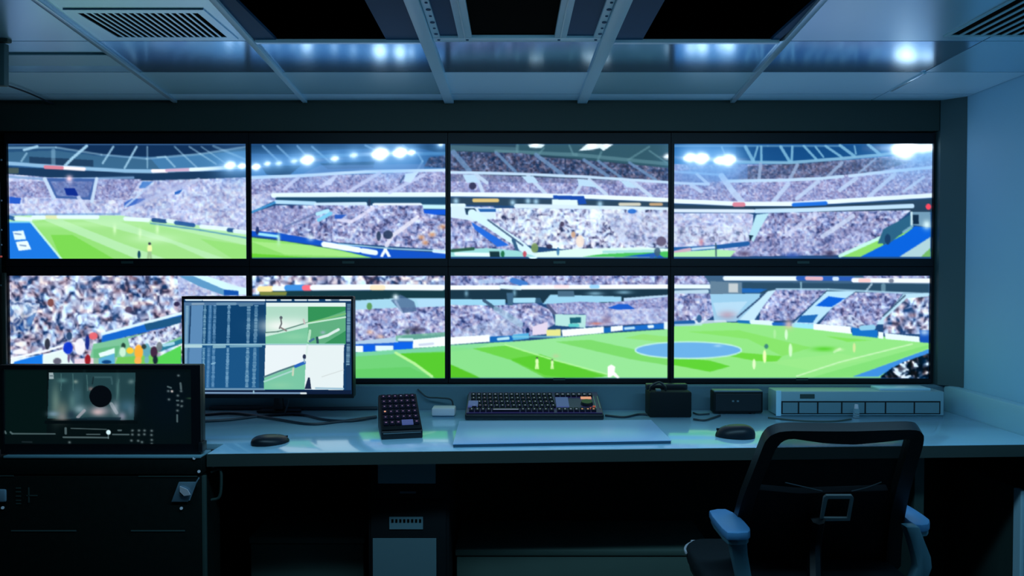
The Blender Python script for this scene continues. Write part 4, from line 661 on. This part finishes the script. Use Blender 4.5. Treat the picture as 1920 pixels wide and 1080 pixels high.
# low dark chests under the desk
for nm, x0, x1, yt, lab in (('storage_chest', 470, 682, 1007, 'low dark chest under the desk left of the pedestal'), ('storage_chest', 856, 1335, 1030, 'wide low dark chest under the desk right of the pedestal')):
    Yc = 2.32; a = PY(x0, 1060, Yc).x; b = PY(x1, 1060, Yc).x; zt = PY(960, yt, Yc).z
    s = thing(nm, lab, 'chest', ((a + b) / 2, Yc + .13, 0))
    obj('body', box(nbm(), (a, Yc, 0.01), (b, Yc + .27, zt - .022), .004), M['chest'], s, smooth=True)
    obj('lid', box(nbm(), (a - .004, Yc - .004, zt - .020), (b + .004, Yc + .275, zt), .004), M['chest'], s, smooth=True)
# pedestal with drawer plate, label and paper
Yp = 2.20
px = lambda x, y=950: PY(x, y, Yp).x
pz = lambda y: PY(960, y, Yp).z
ped = thing('desk_pedestal', 'black pedestal under the desk with a paper sheet and small labels', 'pedestal', ((px(690) + px(842)) / 2, Yp + .17, 0))
obj('body', box(nbm(), (px(690), Yp + .006, 0.0), (px(842), 2.60, DESK - .037), .003), M['black2'], ped, smooth=True)
obj('drawer_front', box(nbm(), (px(695), Yp, pz(934)), (px(836), Yp + .006, DESK - .04), .002), M['black2'], ped, smooth=True)
obj('cabinet_door', box(nbm(), (px(695), Yp, .02), (px(836), Yp + .006, pz(938)), .002), M['black2'], ped, smooth=True)
obj('top_plate', box(nbm(), (px(709), Yp - .004, pz(906)), (px(817), Yp - .0002, DESK - .04), .001), M['white'], ped)
obj('slit', box(nbm(), (px(750), Yp - .002, pz(925)), (px(780), Yp - .0002, pz(921))), M['silver'], ped)
lb = obj('label_plate', box(nbm(), (px(730), Yp - .002, pz(992)), (px(793), Yp - .0002, pz(969))), M['slot'], ped)
t = nbm()
for k in range(8): box(t, (px(734 + k * 7.4), Yp - .0032, pz(979)), (px(738 + k * 7.4), Yp - .002, pz(973)))
obj('marks', t, M['void'], lb)
tag(obj('paper_sheet', box(nbm(), (px(699), Yp - .0025, pz(1112)), (px(818), Yp - .0004, pz(1009))), M['paper']), 'pale blank sheet of paper on the black pedestal door', 'paper')

# ------------------------------------------------------------------ desktop monitor
cm = paint_desktop(); lm = cm.linear(1); Ym = 2.50
mon = thing('desktop_monitor', 'black desktop monitor showing data columns and four pitch clips', 'monitor', (PY(505, 780, 2.56).x, 2.56, DESK))
a, b = PY(343, 650, Ym), PY(663, 650, Ym); zt, zb = PY(960, 555.5, Ym).z, PY(960, 746, Ym).z
ia, ib = PY(346, 650, Ym).x, PY(659.5, 650, Ym).x; it, ibm = PY(960, 561, Ym).z, PY(960, 739, Ym).z
obj('back_cover', box(nbm(), (a.x, Ym + .004, zb), (b.x, Ym + .038, zt), .006), M['black'], mon, smooth=True)
obj('bezel', ring(nbm(), [(a.x, Ym - .006, zb), (b.x, Ym - .006, zb), (b.x, Ym - .006, zt), (a.x, Ym - .006, zt)], [(ia, Ym - .006, ibm), (ib, Ym - .006, ibm), (ib, Ym - .006, it), (ia, Ym - .006, it)], (0, .011, 0)), M['bezel'], mon)
display('display', cm, lm, 346, 561, 659.5, 739, Ym, screen_mat('lit_clip_list', 1.0), mon, step=0.9)
sx = PY(523, 760, 2.65).x
obj('stand_neck', prism(nbm(), [(sx - .018, 2.65, DESK + .012), (sx + .016, 2.65, DESK + .012), (sx - .004, 2.65, zb + .10), (sx - .024, 2.65, zb + .10)], (0, .02, 0), .003), M['black'], mon, smooth=True)
obj('stand_base', prism(nbm(), [(sx - .08, 2.645, DESK + .001), (sx + .08, 2.645, DESK + .001), (sx + .07, 2.69, DESK + .001), (sx - .07, 2.69, DESK + .001)], (0, 0, .010), .004), M['black'], mon, smooth=True)

obj('stand_arm', box(nbm(), (sx - .05, Ym + .036, zb + .06), (sx + .03, 2.652, zb + .11), .004), M['black'], mon, smooth=True)
# ------------------------------------------------------------------ flight case and slim monitor at the left
Yk = 2.03; kx = lambda x, y=900: PY(x, y, Yk).x; kz = lambda y: PY(960, y, Yk).z
zc = kz(856)
case = thing('flight_case', 'black flight case with butterfly latches at the lower left', 'flight case', (kx(190), Yk + .05, 0))
obj('body', box(nbm(), (kx(-140), Yk, .0), (kx(376), Yk + .135, kz(893)), .003), M['case'], case, smooth=True)
obj('lid', box(nbm(), (kx(-140), Yk, kz(890)), (kx(378), Yk + .095, zc - .002), .003), M['case'], case, smooth=True)
obj('edge_trim', prism(nbm(), [(kx(8), Yk - .003, zc - .004), (kx(377), Yk - .003, zc - .004), (kx(377), Yk + .07, zc - .004), (kx(8), Yk + .07, zc - .004)], (0, 0, .006), .001), M['alu'], case, smooth=True)
obj('side_edge', box(nbm(), (kx(376) + .001, Yk + .002, .0), (kx(376) + .012, Yk + .014, kz(893)), .002), M['dark2'], case, smooth=True)
def latch(x0, y0, mir):
    l = obj('latch', prism(nbm(), [PY(x0 + 14, y0, Yk - .012), PY(x0 + 47, y0, Yk - .012), PY(x0 + 31, y0 + 37, Yk - .006), PY(x0, y0 + 37, Yk - .006)], (0, .004, 0), .001), M['latch'], case, smooth=True)
    obj('latch_bar', tube(nbm(), [PY(x0 + 34, y0 + 34, Yk - .014), PY(x0 + 46, y0 + 2, Yk - .016), PY(x0 + 52, y0 - 8, Yk - .016)], .0018, smooth=False), M['latch'], l)
    obj('latch_wing', prism(nbm(), [PY(x0 + 16, y0 + 8, Yk - .016), PY(x0 + 30, y0 + 14, Yk - .016), PY(x0 + 36, y0 + 24, Yk - .016), PY(x0 + 24, y0 + 26, Yk - .016), PY(x0 + 16, y0 + 18, Yk - .016)], (0, .003, 0)), M['whitebox'], l)
    obj('latch_hub', cyl(nbm(), PY(x0 + 24, y0 + 18, Yk - .008), PY(x0 + 24, y0 + 18, Yk - .0005), .012, seg=16), M['dark2'], l)
latch(321, 904, 1)
l2 = obj('latch', box(nbm(), (kx(-18), Yk - .010, kz(940)), (kx(14), Yk - .0005, kz(916)), .005), M['latch'], case, smooth=True)
for x, y in ((373, 884), (340, 953), (5, 952), (364, 859)): obj('rivet', cyl(nbm(), PY(x, y, Yk - .003), PY(x, y, Yk - .0002), .0042, .003, seg=10), M['whitebox'], case)
for x0, x1, y in ((20, 142, 995), (245, 346, 995), (0, 26, 892), (260, 370, 893)): obj('groove', box(nbm(), (kx(x0), Yk - .002, kz(y + 1)), (kx(x1), Yk - .0002, kz(y - 1))), M['groove'] if y > 900 else M['dark2'], case)
t = nbm()
for y in (914, 921, 929, 937, 943): box(t, (kx(30), Yk - .002, kz(y + 2)), (kx(39), Yk - .0002, kz(y)))
box(t, (kx(53), Yk - .002, kz(942)), (kx(55), Yk - .0002, kz(914))); box(t, (kx(50), Yk - .002, kz(930)), (kx(70), Yk - .0002, kz(928)))
obj('stencil_marks', t, M['dark2'], case)
sh = obj('side_handle', tube(nbm(), [(kx(376) + .013, Yk + .04, kz(892)), (kx(402), Yk + .04, kz(888)), (kx(404), Yk + .04, kz(915)), (kx(400), Yk + .04, kz(940)), (kx(376) + .013, Yk + .04, kz(946))], .004), M['dark2'], case, smooth=True)

ck = paint_kvm(); lk = ck.linear(1); Yv = 2.05; vz = lambda y: PY(960, y, Yv).z; vx = lambda x: PY(x, 760, Yv).x
kv = thing('slim_monitor', 'dark slim monitor standing on the flight case at the left', 'monitor', (vx(190), Yv + .03, zc + .002))
obj('back_cover', box(nbm(), (vx(3), Yv + .004, zc + .0035), (vx(377.5), Yv + .03, vz(684)), .005), M['black'], kv, smooth=True)
obj('bezel', ring(nbm(), [(vx(3), Yv - .006, zc + .003), (vx(377.5), Yv - .006, zc + .003), (vx(377.5), Yv - .006, vz(684)), (vx(3), Yv - .006, vz(684))], [(vx(8), Yv - .006, vz(832)), (vx(360), Yv - .006, vz(832)), (vx(360), Yv - .006, vz(692)), (vx(8), Yv - .006, vz(692))], (0, .011, 0)), M['bezel'], kv)
display('display', ck, lk, 8, 692, 360, 832, Yv, screen_mat('lit_status_page', 1.0), kv, step=1.0)
obj('hinge', box(nbm(), (vx(374), Yv - .012, vz(846)), (vx(382), Yv + .02, vz(828)), .002), M['black'], kv, smooth=True)

# ------------------------------------------------------------------ things on the desk
def mouse(label, loc, rz, L, W, H):
    m = thing('computer_mouse', label, 'mouse', loc, rz)
    def shell(z0, sc_, cut=None):
        t = nbm(); n, k = 28, 9; rows_ = []
        for j in range(k + 1):
            ph = (j / k) * math.pi / 2; rr = math.cos(ph) ** 0.62; zz = math.sin(ph) ** 0.9; ring_ = []
            for i in range(n):
                th = 2 * math.pi * i / n; cx = abs(math.cos(th)) ** .85 * math.copysign(1, math.cos(th)); sy = abs(math.sin(th)) ** .85 * math.copysign(1, math.sin(th))
                X = cx * L / 2 * rr * sc_; Yy = sy * W / 2 * rr * sc_ * (1 - .14 * math.cos(2 * th) * (1 if True else 0) - 0.08 * cx)
                ring_.append(t.verts.new((X - zz * L * .03, Yy, z0 + H * zz * (1 - .22 * (X / L + .5)))))
            rows_.append(ring_)
        for j in range(k):
            for i in range(n): 
                q = (i + 1) % n; t.faces.new((rows_[j][i], rows_[j][q], rows_[j + 1][q], rows_[j + 1][i]))
        t.faces.new(rows_[0][::-1]); bmesh.ops.remove_doubles(t, verts=t.verts[:], dist=1e-5); return t
    obj('body', shell(0.002, 1.0), M['mouse'], m, world=False, smooth=True)
    obj('scroll_wheel', cyl(nbm(), (L * .20, -.004, H * .70), (L * .20, .004, H * .70), .0062, seg=16), M['silver'], m, world=False, smooth=True)
    obj('button_split', box(nbm(), (L * .30, -.0006, H * .45), (L * .47, .0006, H * .62)), M['seam'], m, world=False)
    obj('glide_pad', box(nbm(), (-L * .3, -W * .3, 0), (L * .3, W * .3, .003)), M['seam'], m, world=False)
    return m
p = PZ(503, 834, DESK); mouse('flat black mouse on the desk left of the small keypad', (p.x, p.y + .02, DESK), math.radians(38), .112, .070, .026)
p = PZ(1382, 822, DESK); mouse('rounded black mouse on the desk behind the office chair', (p.x, p.y + .02, DESK), math.radians(168), .118, .072, .040)

def keys(root, name, spec, mkey, tilt_obj, z0, size, hgt=.006):
    """spec: list of (u, v, w, d, legend material, legend size)"""
    cache = {}
    for (u, v, w_, dd, lm_, lw, lh) in spec:
        kk = (round(w_, 4), round(dd, 4))
        if kk not in cache:
            t = nbm(); box(t, (-w_ / 2, -dd / 2, 0), (w_ / 2, dd / 2, hgt), .0014); me_o = obj(name, t, mkey, root, world=False, smooth=True); cache[kk] = me_o; o = me_o
        else:
            o = cache[kk].copy(); COL.objects.link(o); o.parent = root
        o.location = (u, v, z0)
        if lm_:
            kl = (kk, lm_, lw)
            if kl not in cache:
                l = obj('legend', box(nbm(), (-lw / 2, -lh / 2, hgt - .0002), (lw / 2, lh / 2, hgt + .0005)), M[lm_], o, world=False); cache[kl] = l
            else:
                l = cache[kl].copy(); COL.objects.link(l)
            l.parent = o; l.location = (0, 0, 0)
# small keypad panel tilted up on its case
A = math.radians(20.5); RZ = math.radians(13)
kp = thing('control_keypad', 'small black tilted keypad with pink lit keys left of the desk board', 'keypad', (PZ(754, 823, DESK).x, PZ(754, 823, DESK).y, DESK), RZ)
D = .205; W2 = .062
t = nbm(); prism(t, [(-W2, 0, 0.0), (-W2, D * math.cos(A), 0.0), (-W2, D * math.cos(A), .030 + D * math.sin(A)), (-W2, 0, .024)], (2 * W2, 0, 0), .003)
obj('case', t, M['black'], kp, world=False, smooth=True)
fp = obj('key_panel', box(nbm(), (-W2 + .002, 0.004, 0), (W2 - .002, D - .004, .004), .001), M['black2'], kp, world=False, smooth=True)
fp.location = (0, -.001, .0255); fp.rotation_euler = (A + .03, 0, 0)
sp = []; rk = random.Random(3)
for j in range(6):
    for i in range(6):
        if j == 0 and i in (3, 4): continue
        u = -W2 + .016 + i * .0185; v = .034 + j * .030
        sp.append((u, v, .0155, .024, 'ledp' if rk.random() < .9 else 'led', .0045 if j else .006, .004))
keys(fp, 'key', sp, M['key'], None, .004, None, .005)
obj('wide_key', box(nbm(), (-W2 + .016 + 3 * .0185 - .008, .022, .004), (-W2 + .016 + 4 * .0185 + .008, .046, .009), .001), M['ledb'], fp, world=False)
obj('record_light', cyl(nbm(), (-W2 + .016, .094, .009), (-W2 + .016, .094, .0105), .0032, seg=12), M['ledo'], fp, world=False)
obj('front_lip', box(nbm(), (-W2 + .006, -.0022, .017), (W2 - .006, -.0002, .020)), M['silver'], kp, world=False)

# long keyboard
A = math.radians(13); kpt = PZ(1002, 788, DESK)
kb = thing('control_keyboard', 'long black backlit keyboard with white and orange lights on the desk', 'keyboard', (kpt.x, kpt.y, DESK), 0)
W2 = .236; D = .185
t = nbm(); prism(t, [(-W2, 0, .0), (-W2, D * math.cos(A), .0), (-W2, D * math.cos(A), .022 + D * math.sin(A)), (-W2, 0, .020)], (2 * W2, 0, 0), .005)
obj('case', t, M['black'], kb, world=False, smooth=True)
fp = obj('key_bed', box(nbm(), (-W2 + .004, .004, 0), (W2 - .004, D - .004, .003)), M['keybed'], kb, world=False)
fp.location = (0, 0, .0215); fp.rotation_euler = (A + .012, 0, 0)
sp = []; P1 = .0195
for j in range(5):
    off = [0, .008, .005, .002, 0][j]; n = 15
    for i in range(n):
        u = -W2 + .022 + i * P1 + off; v = .022 + j * .032
        if j == 0 and 4 <= i <= 8: continue
        sp.append((u, v, .0165, .026, 'led' if (j in (0, 4)) or rk.random() < .75 else 'ledp', .0042 if j != 4 else .006, .005))
for j in (0, 4):
    for i in range(7): sp.append((W2 - .150 + i * P1, .022 + j * .032, .0165, .026, 'led' if j == 4 or i < 4 else 'ledo', .008 if j == 4 else .006, .005))
keys(fp, 'key', sp, M['key'], None, .003, None)
obj('space_bar', box(nbm(), (-W2 + .022 + 4 * P1 - .008, .010, .003), (-W2 + .022 + 8 * P1 + .008, .034, .009), .001), M['key'], fp, world=False, smooth=True)
obj('space_bar_light', box(nbm(), (-W2 + .022 + 4 * P1 - .004, .016, .009), (-W2 + .022 + 8 * P1 + .004, .021, .0095)), M['led'], fp, world=False)
obj('blue_key', box(nbm(), (-W2 + .008, .046, .003), (-W2 + .042, .092, .0095), .001), M['ledb'], fp, world=False)
obj('blue_pad', box(nbm(), (.078, .046, .003), (.122, .128, .007), .001), M['ledb'], fp, world=False)
obj('orange_display', box(nbm(), (.168, .118, .003), (.205, .132, .007)), M['ledo'], fp, world=False)
obj('jog_wheel', cyl(nbm(), (.185, .075, .003), (.185, .075, .014), .022, .019, seg=28), M['black'], fp, world=False, smooth=True)
for x in (.212, .226): obj('fader_slot', box(nbm(), (x, .035, .003), (x + .003, .14, .0055)), M['silver'], fp, world=False)
for x, y in ((.196, .036), (.208, .05), (.182, .03)): obj('lit_button', cyl(nbm(), (x, y, .003), (x, y, .007), .005, seg=12), M['ledr'], fp, world=False)

# pale board
q = [PZ(849, 833, DESK + .010), PZ(1259, 826, DESK + .010), PZ(1221, 787.5, DESK + .010), PZ(861, 790, DESK + .010)]
bd = thing('desk_board', 'thin pale blue rectangular board lying on the desk before the keyboard', 'board', (PZ(1050, 812, DESK).x, PZ(1050, 812, DESK).y, DESK))
obj('board', prism(nbm(), [(v.x, v.y, DESK + .0085) for v in q], (0, 0, .0025), .0008), M['pad'], bd, smooth=True)
cen = sum(q, Vector()) / 4
obj('underside', prism(nbm(), [(v.x + (cen.x - v.x) * .004, v.y + (cen.y - v.y) * .01, DESK + .0002) for v in q], (0, 0, .0082)), M['padedge'], bd)

# small white box and its cable
def place(x0, x1, yb, yt, dep, Yadd=0):
    Yf = PZ(960, yb, DESK).y; return PY(x0, yb, Yf).x, PY(x1, yb, Yf).x, Yf, PY(960, yt, Yf).z
a, b, Yf, zt = place(809, 853, 782, 765.5, .05)
sb = thing('adapter_box', 'small whitish adapter box on the desk left of the keyboard', 'adapter', ((a + b) / 2, Yf + .03, DESK))
obj('shell', box(nbm(), (a, Yf, DESK + .003), (b, Yf + .06, zt), .006), M['whitebox'], sb, smooth=True)
obj('foot', box(nbm(), (a + .003, Yf + .004, DESK), (b - .003, Yf + .056, DESK + .004)), M['padedge'], sb)
Cb = DESK + .0045
def cable(pts, r, label, m='cable'):
    tag(obj('cable', tube(nbm(), pts, r), M[m], smooth=True), label, 'cable')
Z = lambda x, y, h=0.0: PZ(x, y, Cb) + Vector((0, 0, h))
cable([PY(783, 730, 2.712), PY(800, 744, 2.70), PY(822, 746, 2.69), PY(845, 749, 2.68), PY(850, 762, 2.66)], .0030, 'thin black cable drooping to the small whitish adapter box')
cable([Z(378, 790), Z(430, 787), Z(500, 779), Z(560, 777), Z(610, 787), Z(660, 789), Z(706, 782)], .0045, 'black cable bowing along the back of the desk behind the keypad')
cable([Z(378, 778), Z(440, 775), Z(510, 785, .001), Z(580, 795, 0), Z(640, 790, 0), Z(706, 783, .004)], .0045, 'black cable dipping towards the desk front under the desktop monitor')
cable([(-1.1, 2.706, Cb + .003), (-.9, 2.708, Cb + .003), (-.7, 2.704, Cb + .003), (-.49, 2.708, Cb + .003)], .006, 'thick black cable against the back of the desk')
obj('monitor_cable', tube(nbm(), [PY(541, 735, 2.56), PY(541, 750, 2.57), PY(538, 763, 2.60), Z(534, 774)], .0030), M['cable'], mon, smooth=True)
cable([Z(1135, 779), Z(1170, 782), Z(1196, 777), Z(1214, 777)], .004, 'short dark cable from the keyboard to the black cube')
cable([Z(1300, 786), Z(1320, 788), Z(1335, 784), Z(1350, 779)], .0035, 'dark cable curling between black cube and small router')
cable([Z(1330, 776), Z(1310, 777), Z(1300, 774)], .003, 'thin black cable behind the small router')
cable([Z(1440, 783), Z(1500, 789), Z(1560, 790), Z(1596, 786)], .003, 'grey cable lying before the pale rack unit', 'dark2')

# black cube speaker-like box with a looped strap
a, b, Yf, zt = place(1218, 1297, 783, 735, .1)
cb = thing('black_box', 'black cube-shaped box with a strap handle on the back of the desk', 'box', ((a + b) / 2, Yf + .05, DESK))
obj('body', box(nbm(), (a, Yf, DESK), (b, Yf + .09, zt), .005), M['black2'], cb, smooth=True)
obj('rear_lid', box(nbm(), (a, Yf + .06, zt - .003), (b, Yf + .09, zt + .018), .004), M['black'], cb, smooth=True)
obj('strap', tube(nbm(), [(a + .005, Yf + .03, zt), (a + .012, Yf + .03, zt + .018), (a + .04, Yf + .035, zt + .028), (a + .058, Yf + .03, zt + .016), (a + .062, Yf + .03, zt + .001)], .004), M['black'], cb, smooth=True)
obj('plug', box(nbm(), (a + .024, Yf + .012, zt - .001), (a + .042, Yf + .03, zt + .008), .002), M['silver'], cb, smooth=True)
# small router
a, b, Yf, zt = place(1337, 1431, 777, 733, .05)
rt = thing('network_router', 'small black router with two white lights beside the pale rack unit', 'router', ((a + b) / 2, Yf + .03, DESK))
obj('body', box(nbm(), (a, Yf, DESK + .004), (b, Yf + .045, zt), .006), M['black2'], rt, smooth=True)
obj('top_trim', box(nbm(), (a + .003, Yf - .001, zt - .004), (b - .003, Yf + .042, zt + .002), .002), M['silver'], rt, smooth=True)
obj('face', box(nbm(), (a + .008, Yf - .002, DESK + .012), (b - .008, Yf + .001, zt - .010), .001), M['black'], rt)
for x in (1374, 1383): p = PY(x, 752, Yf); obj('indicator', box(nbm(), (p.x - .004, Yf - .004, p.z - .003), (p.x + .004, Yf - .0018, p.z + .003), .001), M['silver'], rt)
for x in (a + .03, b - .04): obj('foot', box(nbm(), (x, Yf + .006, DESK), (x + .012, Yf + .04, DESK + .006)), M['black'], rt)
# pale rack unit with seven slots
a, b, Yf, zt = place(1457, 1770, 780.5, 734, .1)
b = min(b, XD - .012)
ru = thing('rack_unit', 'pale grey wide rack unit with a row of slot covers at the right', 'rack unit', ((a + b) / 2, Yf + .04, DESK))
obj('casing', box(nbm(), (a, Yf, DESK + .002), (b, Yf + .095, zt), .004), M['white'], ru, smooth=True)
obj('side_ear', box(nbm(), (a - .004, Yf - .002, DESK + .001), (a + .014, Yf + .003, zt + .003), .002), M['rail'], ru, smooth=True)
fxs = [1466, 1497, 1533, 1578, 1622, 1660, 1714, 1762]
sz = lambda y: PY(960, y, Yf).z
obj('slot_recess', box(nbm(), (PY(1465, 760, Yf).x, Yf - .0012, sz(776.5)), (PY(1763, 760, Yf).x, Yf - .0001, sz(752))), M['seam'], ru)
for i in range(7):
    x0, x1 = PY(fxs[i] + 1.2, 765, Yf).x, PY(fxs[i + 1] - 1.8, 765, Yf).x
    obj('slot_cover', box(nbm(), (x0, Yf - .003, sz(774.5)), (x1, Yf - .001, sz(754.5)), .0006), M['slot'], ru)
obj('badge', box(nbm(), (PY(1500, 743, Yf).x, Yf - .002, sz(747)), (PY(1527, 743, Yf).x, Yf, sz(739))), M['dark2'], ru)
obj('top_cover', box(nbm(), (PY(1655, 730, Yf).x, Yf + .02, zt - .001), (PY(1752, 730, Yf).x, Yf + .09, zt + .008), .003), M['rail'], ru, smooth=True)
p = PZ(1607, 785, DESK)
bt = thing('plastic_vial', 'small clear plastic vial standing before the pale rack unit', 'vial', (p.x, p.y + .006, DESK))
obj('vial_body', cyl(nbm(), (p.x, p.y + .006, DESK), (p.x, p.y + .006, DESK + .034), .010, seg=18), M['glass'], bt, smooth=True)
obj('vial_cap', cyl(nbm(), (p.x, p.y + .006, DESK + .034), (p.x, p.y + .006, DESK + .048), .0075, .006, seg=18), M['whitebox'], bt, smooth=True)

# ------------------------------------------------------------------ office chair
ch = thing('office_chair', 'black mesh-back office chair with armrests coloured as lit blue', 'chair', (.75, 1.93, 0))
# reclined back plane
T0 = PY(1579, 798, 1.68); B0 = PY(1530, 930, 1.83)
n = Vector((1, 0, 0)).cross(B0 - T0); n = n - Vector((1, 0, 0)) * n.x; n.normalize()
back = lambda x, y: PP(x, y, T0, n)
nn = n if n.y < 0 else -n                      # towards the camera
O = [(1372, 1085), (1372, 1020), (1376, 975), (1390, 925), (1408, 880), (1424, 838), (1431, 820), (1441, 808), (1458, 801), (1480, 799), (1540, 800), (1600, 800), (1660, 798), (1705, 797), (1720, 799), (1728, 808), (1727, 823), (1716, 862), (1702, 910), (1692, 960), (1686, 1020), (1684, 1085)]
I = [(1398, 1062), (1398, 1020), (1402, 975), (1416, 925), (1432, 884), (1446, 850), (1452, 836), (1462, 824), (1470, 819), (1484, 816), (1540, 825), (1600, 828), (1660, 822), (1692, 818), (1701, 817), (1703, 820), (1701, 828), (1692, 862), (1678, 910), (1667, 960), (1660, 1020), (1658, 1062)]
def sm2(pts):
    out = []
    for i in range(len(pts)):
        a, b = Vector(pts[i]), Vector(pts[(i + 1) % len(pts)]); out += [a, (a + b) / 2]
    return [(out[i - 1] * .15 + out[i] * .7 + out[(i + 1) % len(out)] * .15) for i in range(len(out))]
O2, I2 = sm2(O), sm2(I)
t = ring(nbm(), [back(*p) + nn * .014 for p in O2], [back(*p) + nn * .010 for p in I2], -nn * .026)
bf = obj('back_frame', t, M['black'], ch, smooth=True)
Mi = [back(*p) - nn * .001 for p in [(i.x + (o.x - i.x) * .3, i.y + (o.y - i.y) * .3) for i, o in zip(I2, O2)]]
obj('back_mesh', prism(nbm(), Mi, -nn * .0015), M['mesh'], ch)
lo_, li_ = [(1540, 922), (1545, 918), (1592, 918), (1596, 923), (1589, 965), (1533, 966)], [(1547, 926), (1549, 924), (1589, 924), (1590, 926), (1584, 960), (1540, 960)]
obj('lumbar_frame', ring(nbm(), [back(*p) + nn * .018 for p in lo_], [back(*p) + nn * .018 for p in li_], -nn * .005), M['lumbar'], ch, smooth=True)
obj('lumbar_pad', prism(nbm(), [back(*p) - nn * .004 for p in ((1412, 920), (1500, 928), (1668, 922), (1662, 985), (1404, 985))], -nn * .02, .004), M['fabric'], ch, smooth=True)
obj('lower_back_cover', prism(nbm(), [back(*p) - nn * .003 for p in ((1404, 985), (1664, 985), (1658, 1062), (1398, 1062))], -nn * .02, .003), M['fabric'], ch, smooth=True)
obj('back_spine', tube(nbm(), [back(1530, 962) + nn * .016, back(1522, 1010) + nn * .02, Vector((.75, 1.84, .43)), Vector((.75, 1.92, .41))], .018), M['black'], ch, smooth=True)
obj('back_seam', tube(nbm(), [back(1472, 903) + nn * .003, back(1520, 914) + nn * .003, back(1541, 919) + nn * .003], .0012), M['silver'], ch)
t = nbm(); tube(t, [back(1596, 919) + nn * .003, back(1625, 912) + nn * .003, back(1652, 902) + nn * .003], .0012)
obj('back_seam', t, M['silver'], ch)
# seat
sx0, sx1, sy0, sy1 = .49, 1.01, 1.80, 2.16
pts = []
for cx_, cy_, a0 in ((sx1 - .07, sy1 - .09, 0), (sx0 + .07, sy1 - .09, 90), (sx0 + .05, sy0 + .05, 180), (sx1 - .05, sy0 + .05, 270)):
    for k in range(6):
        an = math.radians(a0 + 18 * k); r1 = (.07, .09) if a0 < 180 else (.05, .05); pts.append((cx_ + r1[0] * math.cos(an), cy_ + r1[1] * math.sin(an), .435))
obj('seat', prism(nbm(), pts, (0, 0, .045), .012, 3), M['fabric'], ch, smooth=True)
obj('seat_pan', prism(nbm(), [(p[0] * .97 + .75 * .03, p[1] * .97 + 1.97 * .03, .418) for p in pts], (0, 0, .016), .003), M['black'], ch, smooth=True)
obj('seat_piping', tube(nbm(), [(p[0] - .003 if p[0] < .75 else p[0] + .003, p[1] + .002, .468) for p in pts[3:12]], .0035), M['whitebox'], ch, smooth=True)
obj('seat_piping', tube(nbm(), [(p[0] + .003, p[1] + .002, .468) for p in pts[0:5][::-1]] + [(sx1 + .003, sy1 - .13, .468)], .0035), M['whitebox'], ch, smooth=True)
# arms
AZ = .640
def arm(pix, postpix, side):
    P = [PZ(x, y, AZ) for x, y in sm2(pix)]
    pd = obj('armrest', prism(nbm(), [(v.x, v.y, AZ - .020) for v in P], (0, 0, .020), .004), M['arm'], ch, smooth=True)
    c = sum(P, Vector()) / len(P)
    obj('armrest_base', prism(nbm(), [(v.x * .9 + c.x * .1, v.y * .94 + c.y * .06, AZ - .032) for v in P], (0, 0, .0125), .003), M['armpost'], ch, smooth=True)
    return c
cl = arm([(1325, 955), (1362, 952), (1388, 968), (1408, 990), (1406, 998), (1362, 1000), (1344, 978)], None, -1)
cr = arm([(1680, 946), (1694, 941), (1722, 958), (1745, 974), (1742, 983), (1716, 985), (1692, 966)], None, 1)
def strut(px_pts, Y, wpx, m):
    t = nbm(); L = []; R = []
    for (x, y), w_ in zip(px_pts, wpx):
        L.append(PY(x - w_ / 2, y, Y)); R.append(PY(x + w_ / 2, y, Y))
    return prism(t, L + R[::-1], (0, .032, 0), .005)
YA = cl.y - .05
obj('arm_support', strut([(1384, 1003), (1388, 1040), (1396, 1080), (1404, 1120)], YA, [34, 30, 28, 28], M['armpost']), M['armpost'], ch, smooth=True)
obj('arm_support', prism(nbm(), [Vector((PY(1390, 1100, YA).x, YA, .47)), Vector((PY(1418, 1100, YA).x, YA, .47)), Vector((.60, YA + .02, .405)), Vector((.60, YA + .02, .385)), Vector((PY(1390, 1100, YA).x, YA, .44))], (0, .03, 0), .003), M['armpost'], ch, smooth=True)
obj('arm_support', strut([(1712, 988), (1720, 1010), (1732, 1045), (1735, 1065), (1722, 1100)], YA, [26, 26, 30, 28, 28], M['armpost']), M['armpost'], ch, smooth=True)
obj('arm_support', prism(nbm(), [Vector((PY(1736, 1100, YA).x, YA, .47)), Vector((PY(1708, 1100, YA).x, YA, .47)), Vector((.90, YA + .02, .405)), Vector((.90, YA + .02, .385)), Vector((PY(1736, 1100, YA).x, YA, .44))], (0, .03, 0), .003), M['armpost'], ch, smooth=True)
obj('tilt_mechanism', box(nbm(), (.66, 1.88, .375), (.84, 2.08, .42), .01), M['black'], ch, smooth=True)
obj('gas_column', cyl(nbm(), (.75, 1.97, .10), (.75, 1.97, .38), .028, .024), M['black'], ch, smooth=True)
for k in range(5):
    an = math.radians(90 + 72 * k); e = Vector((.75 + .26 * math.cos(an), 1.97 + .26 * math.sin(an), .075))
    lg = obj('base_leg', tube(nbm(), [Vector((.75, 1.97, .11)), e], .02, 10, False, (.024, .014)), M['black'], ch, smooth=True)
    tn = Vector((-math.sin(an), math.cos(an), 0)) * .02
    obj('caster', cyl(nbm(), e + Vector((0, 0, -.047)) - tn, e + Vector((0, 0, -.047)) + tn, .028, seg=18), M['black2'], lg, smooth=True)
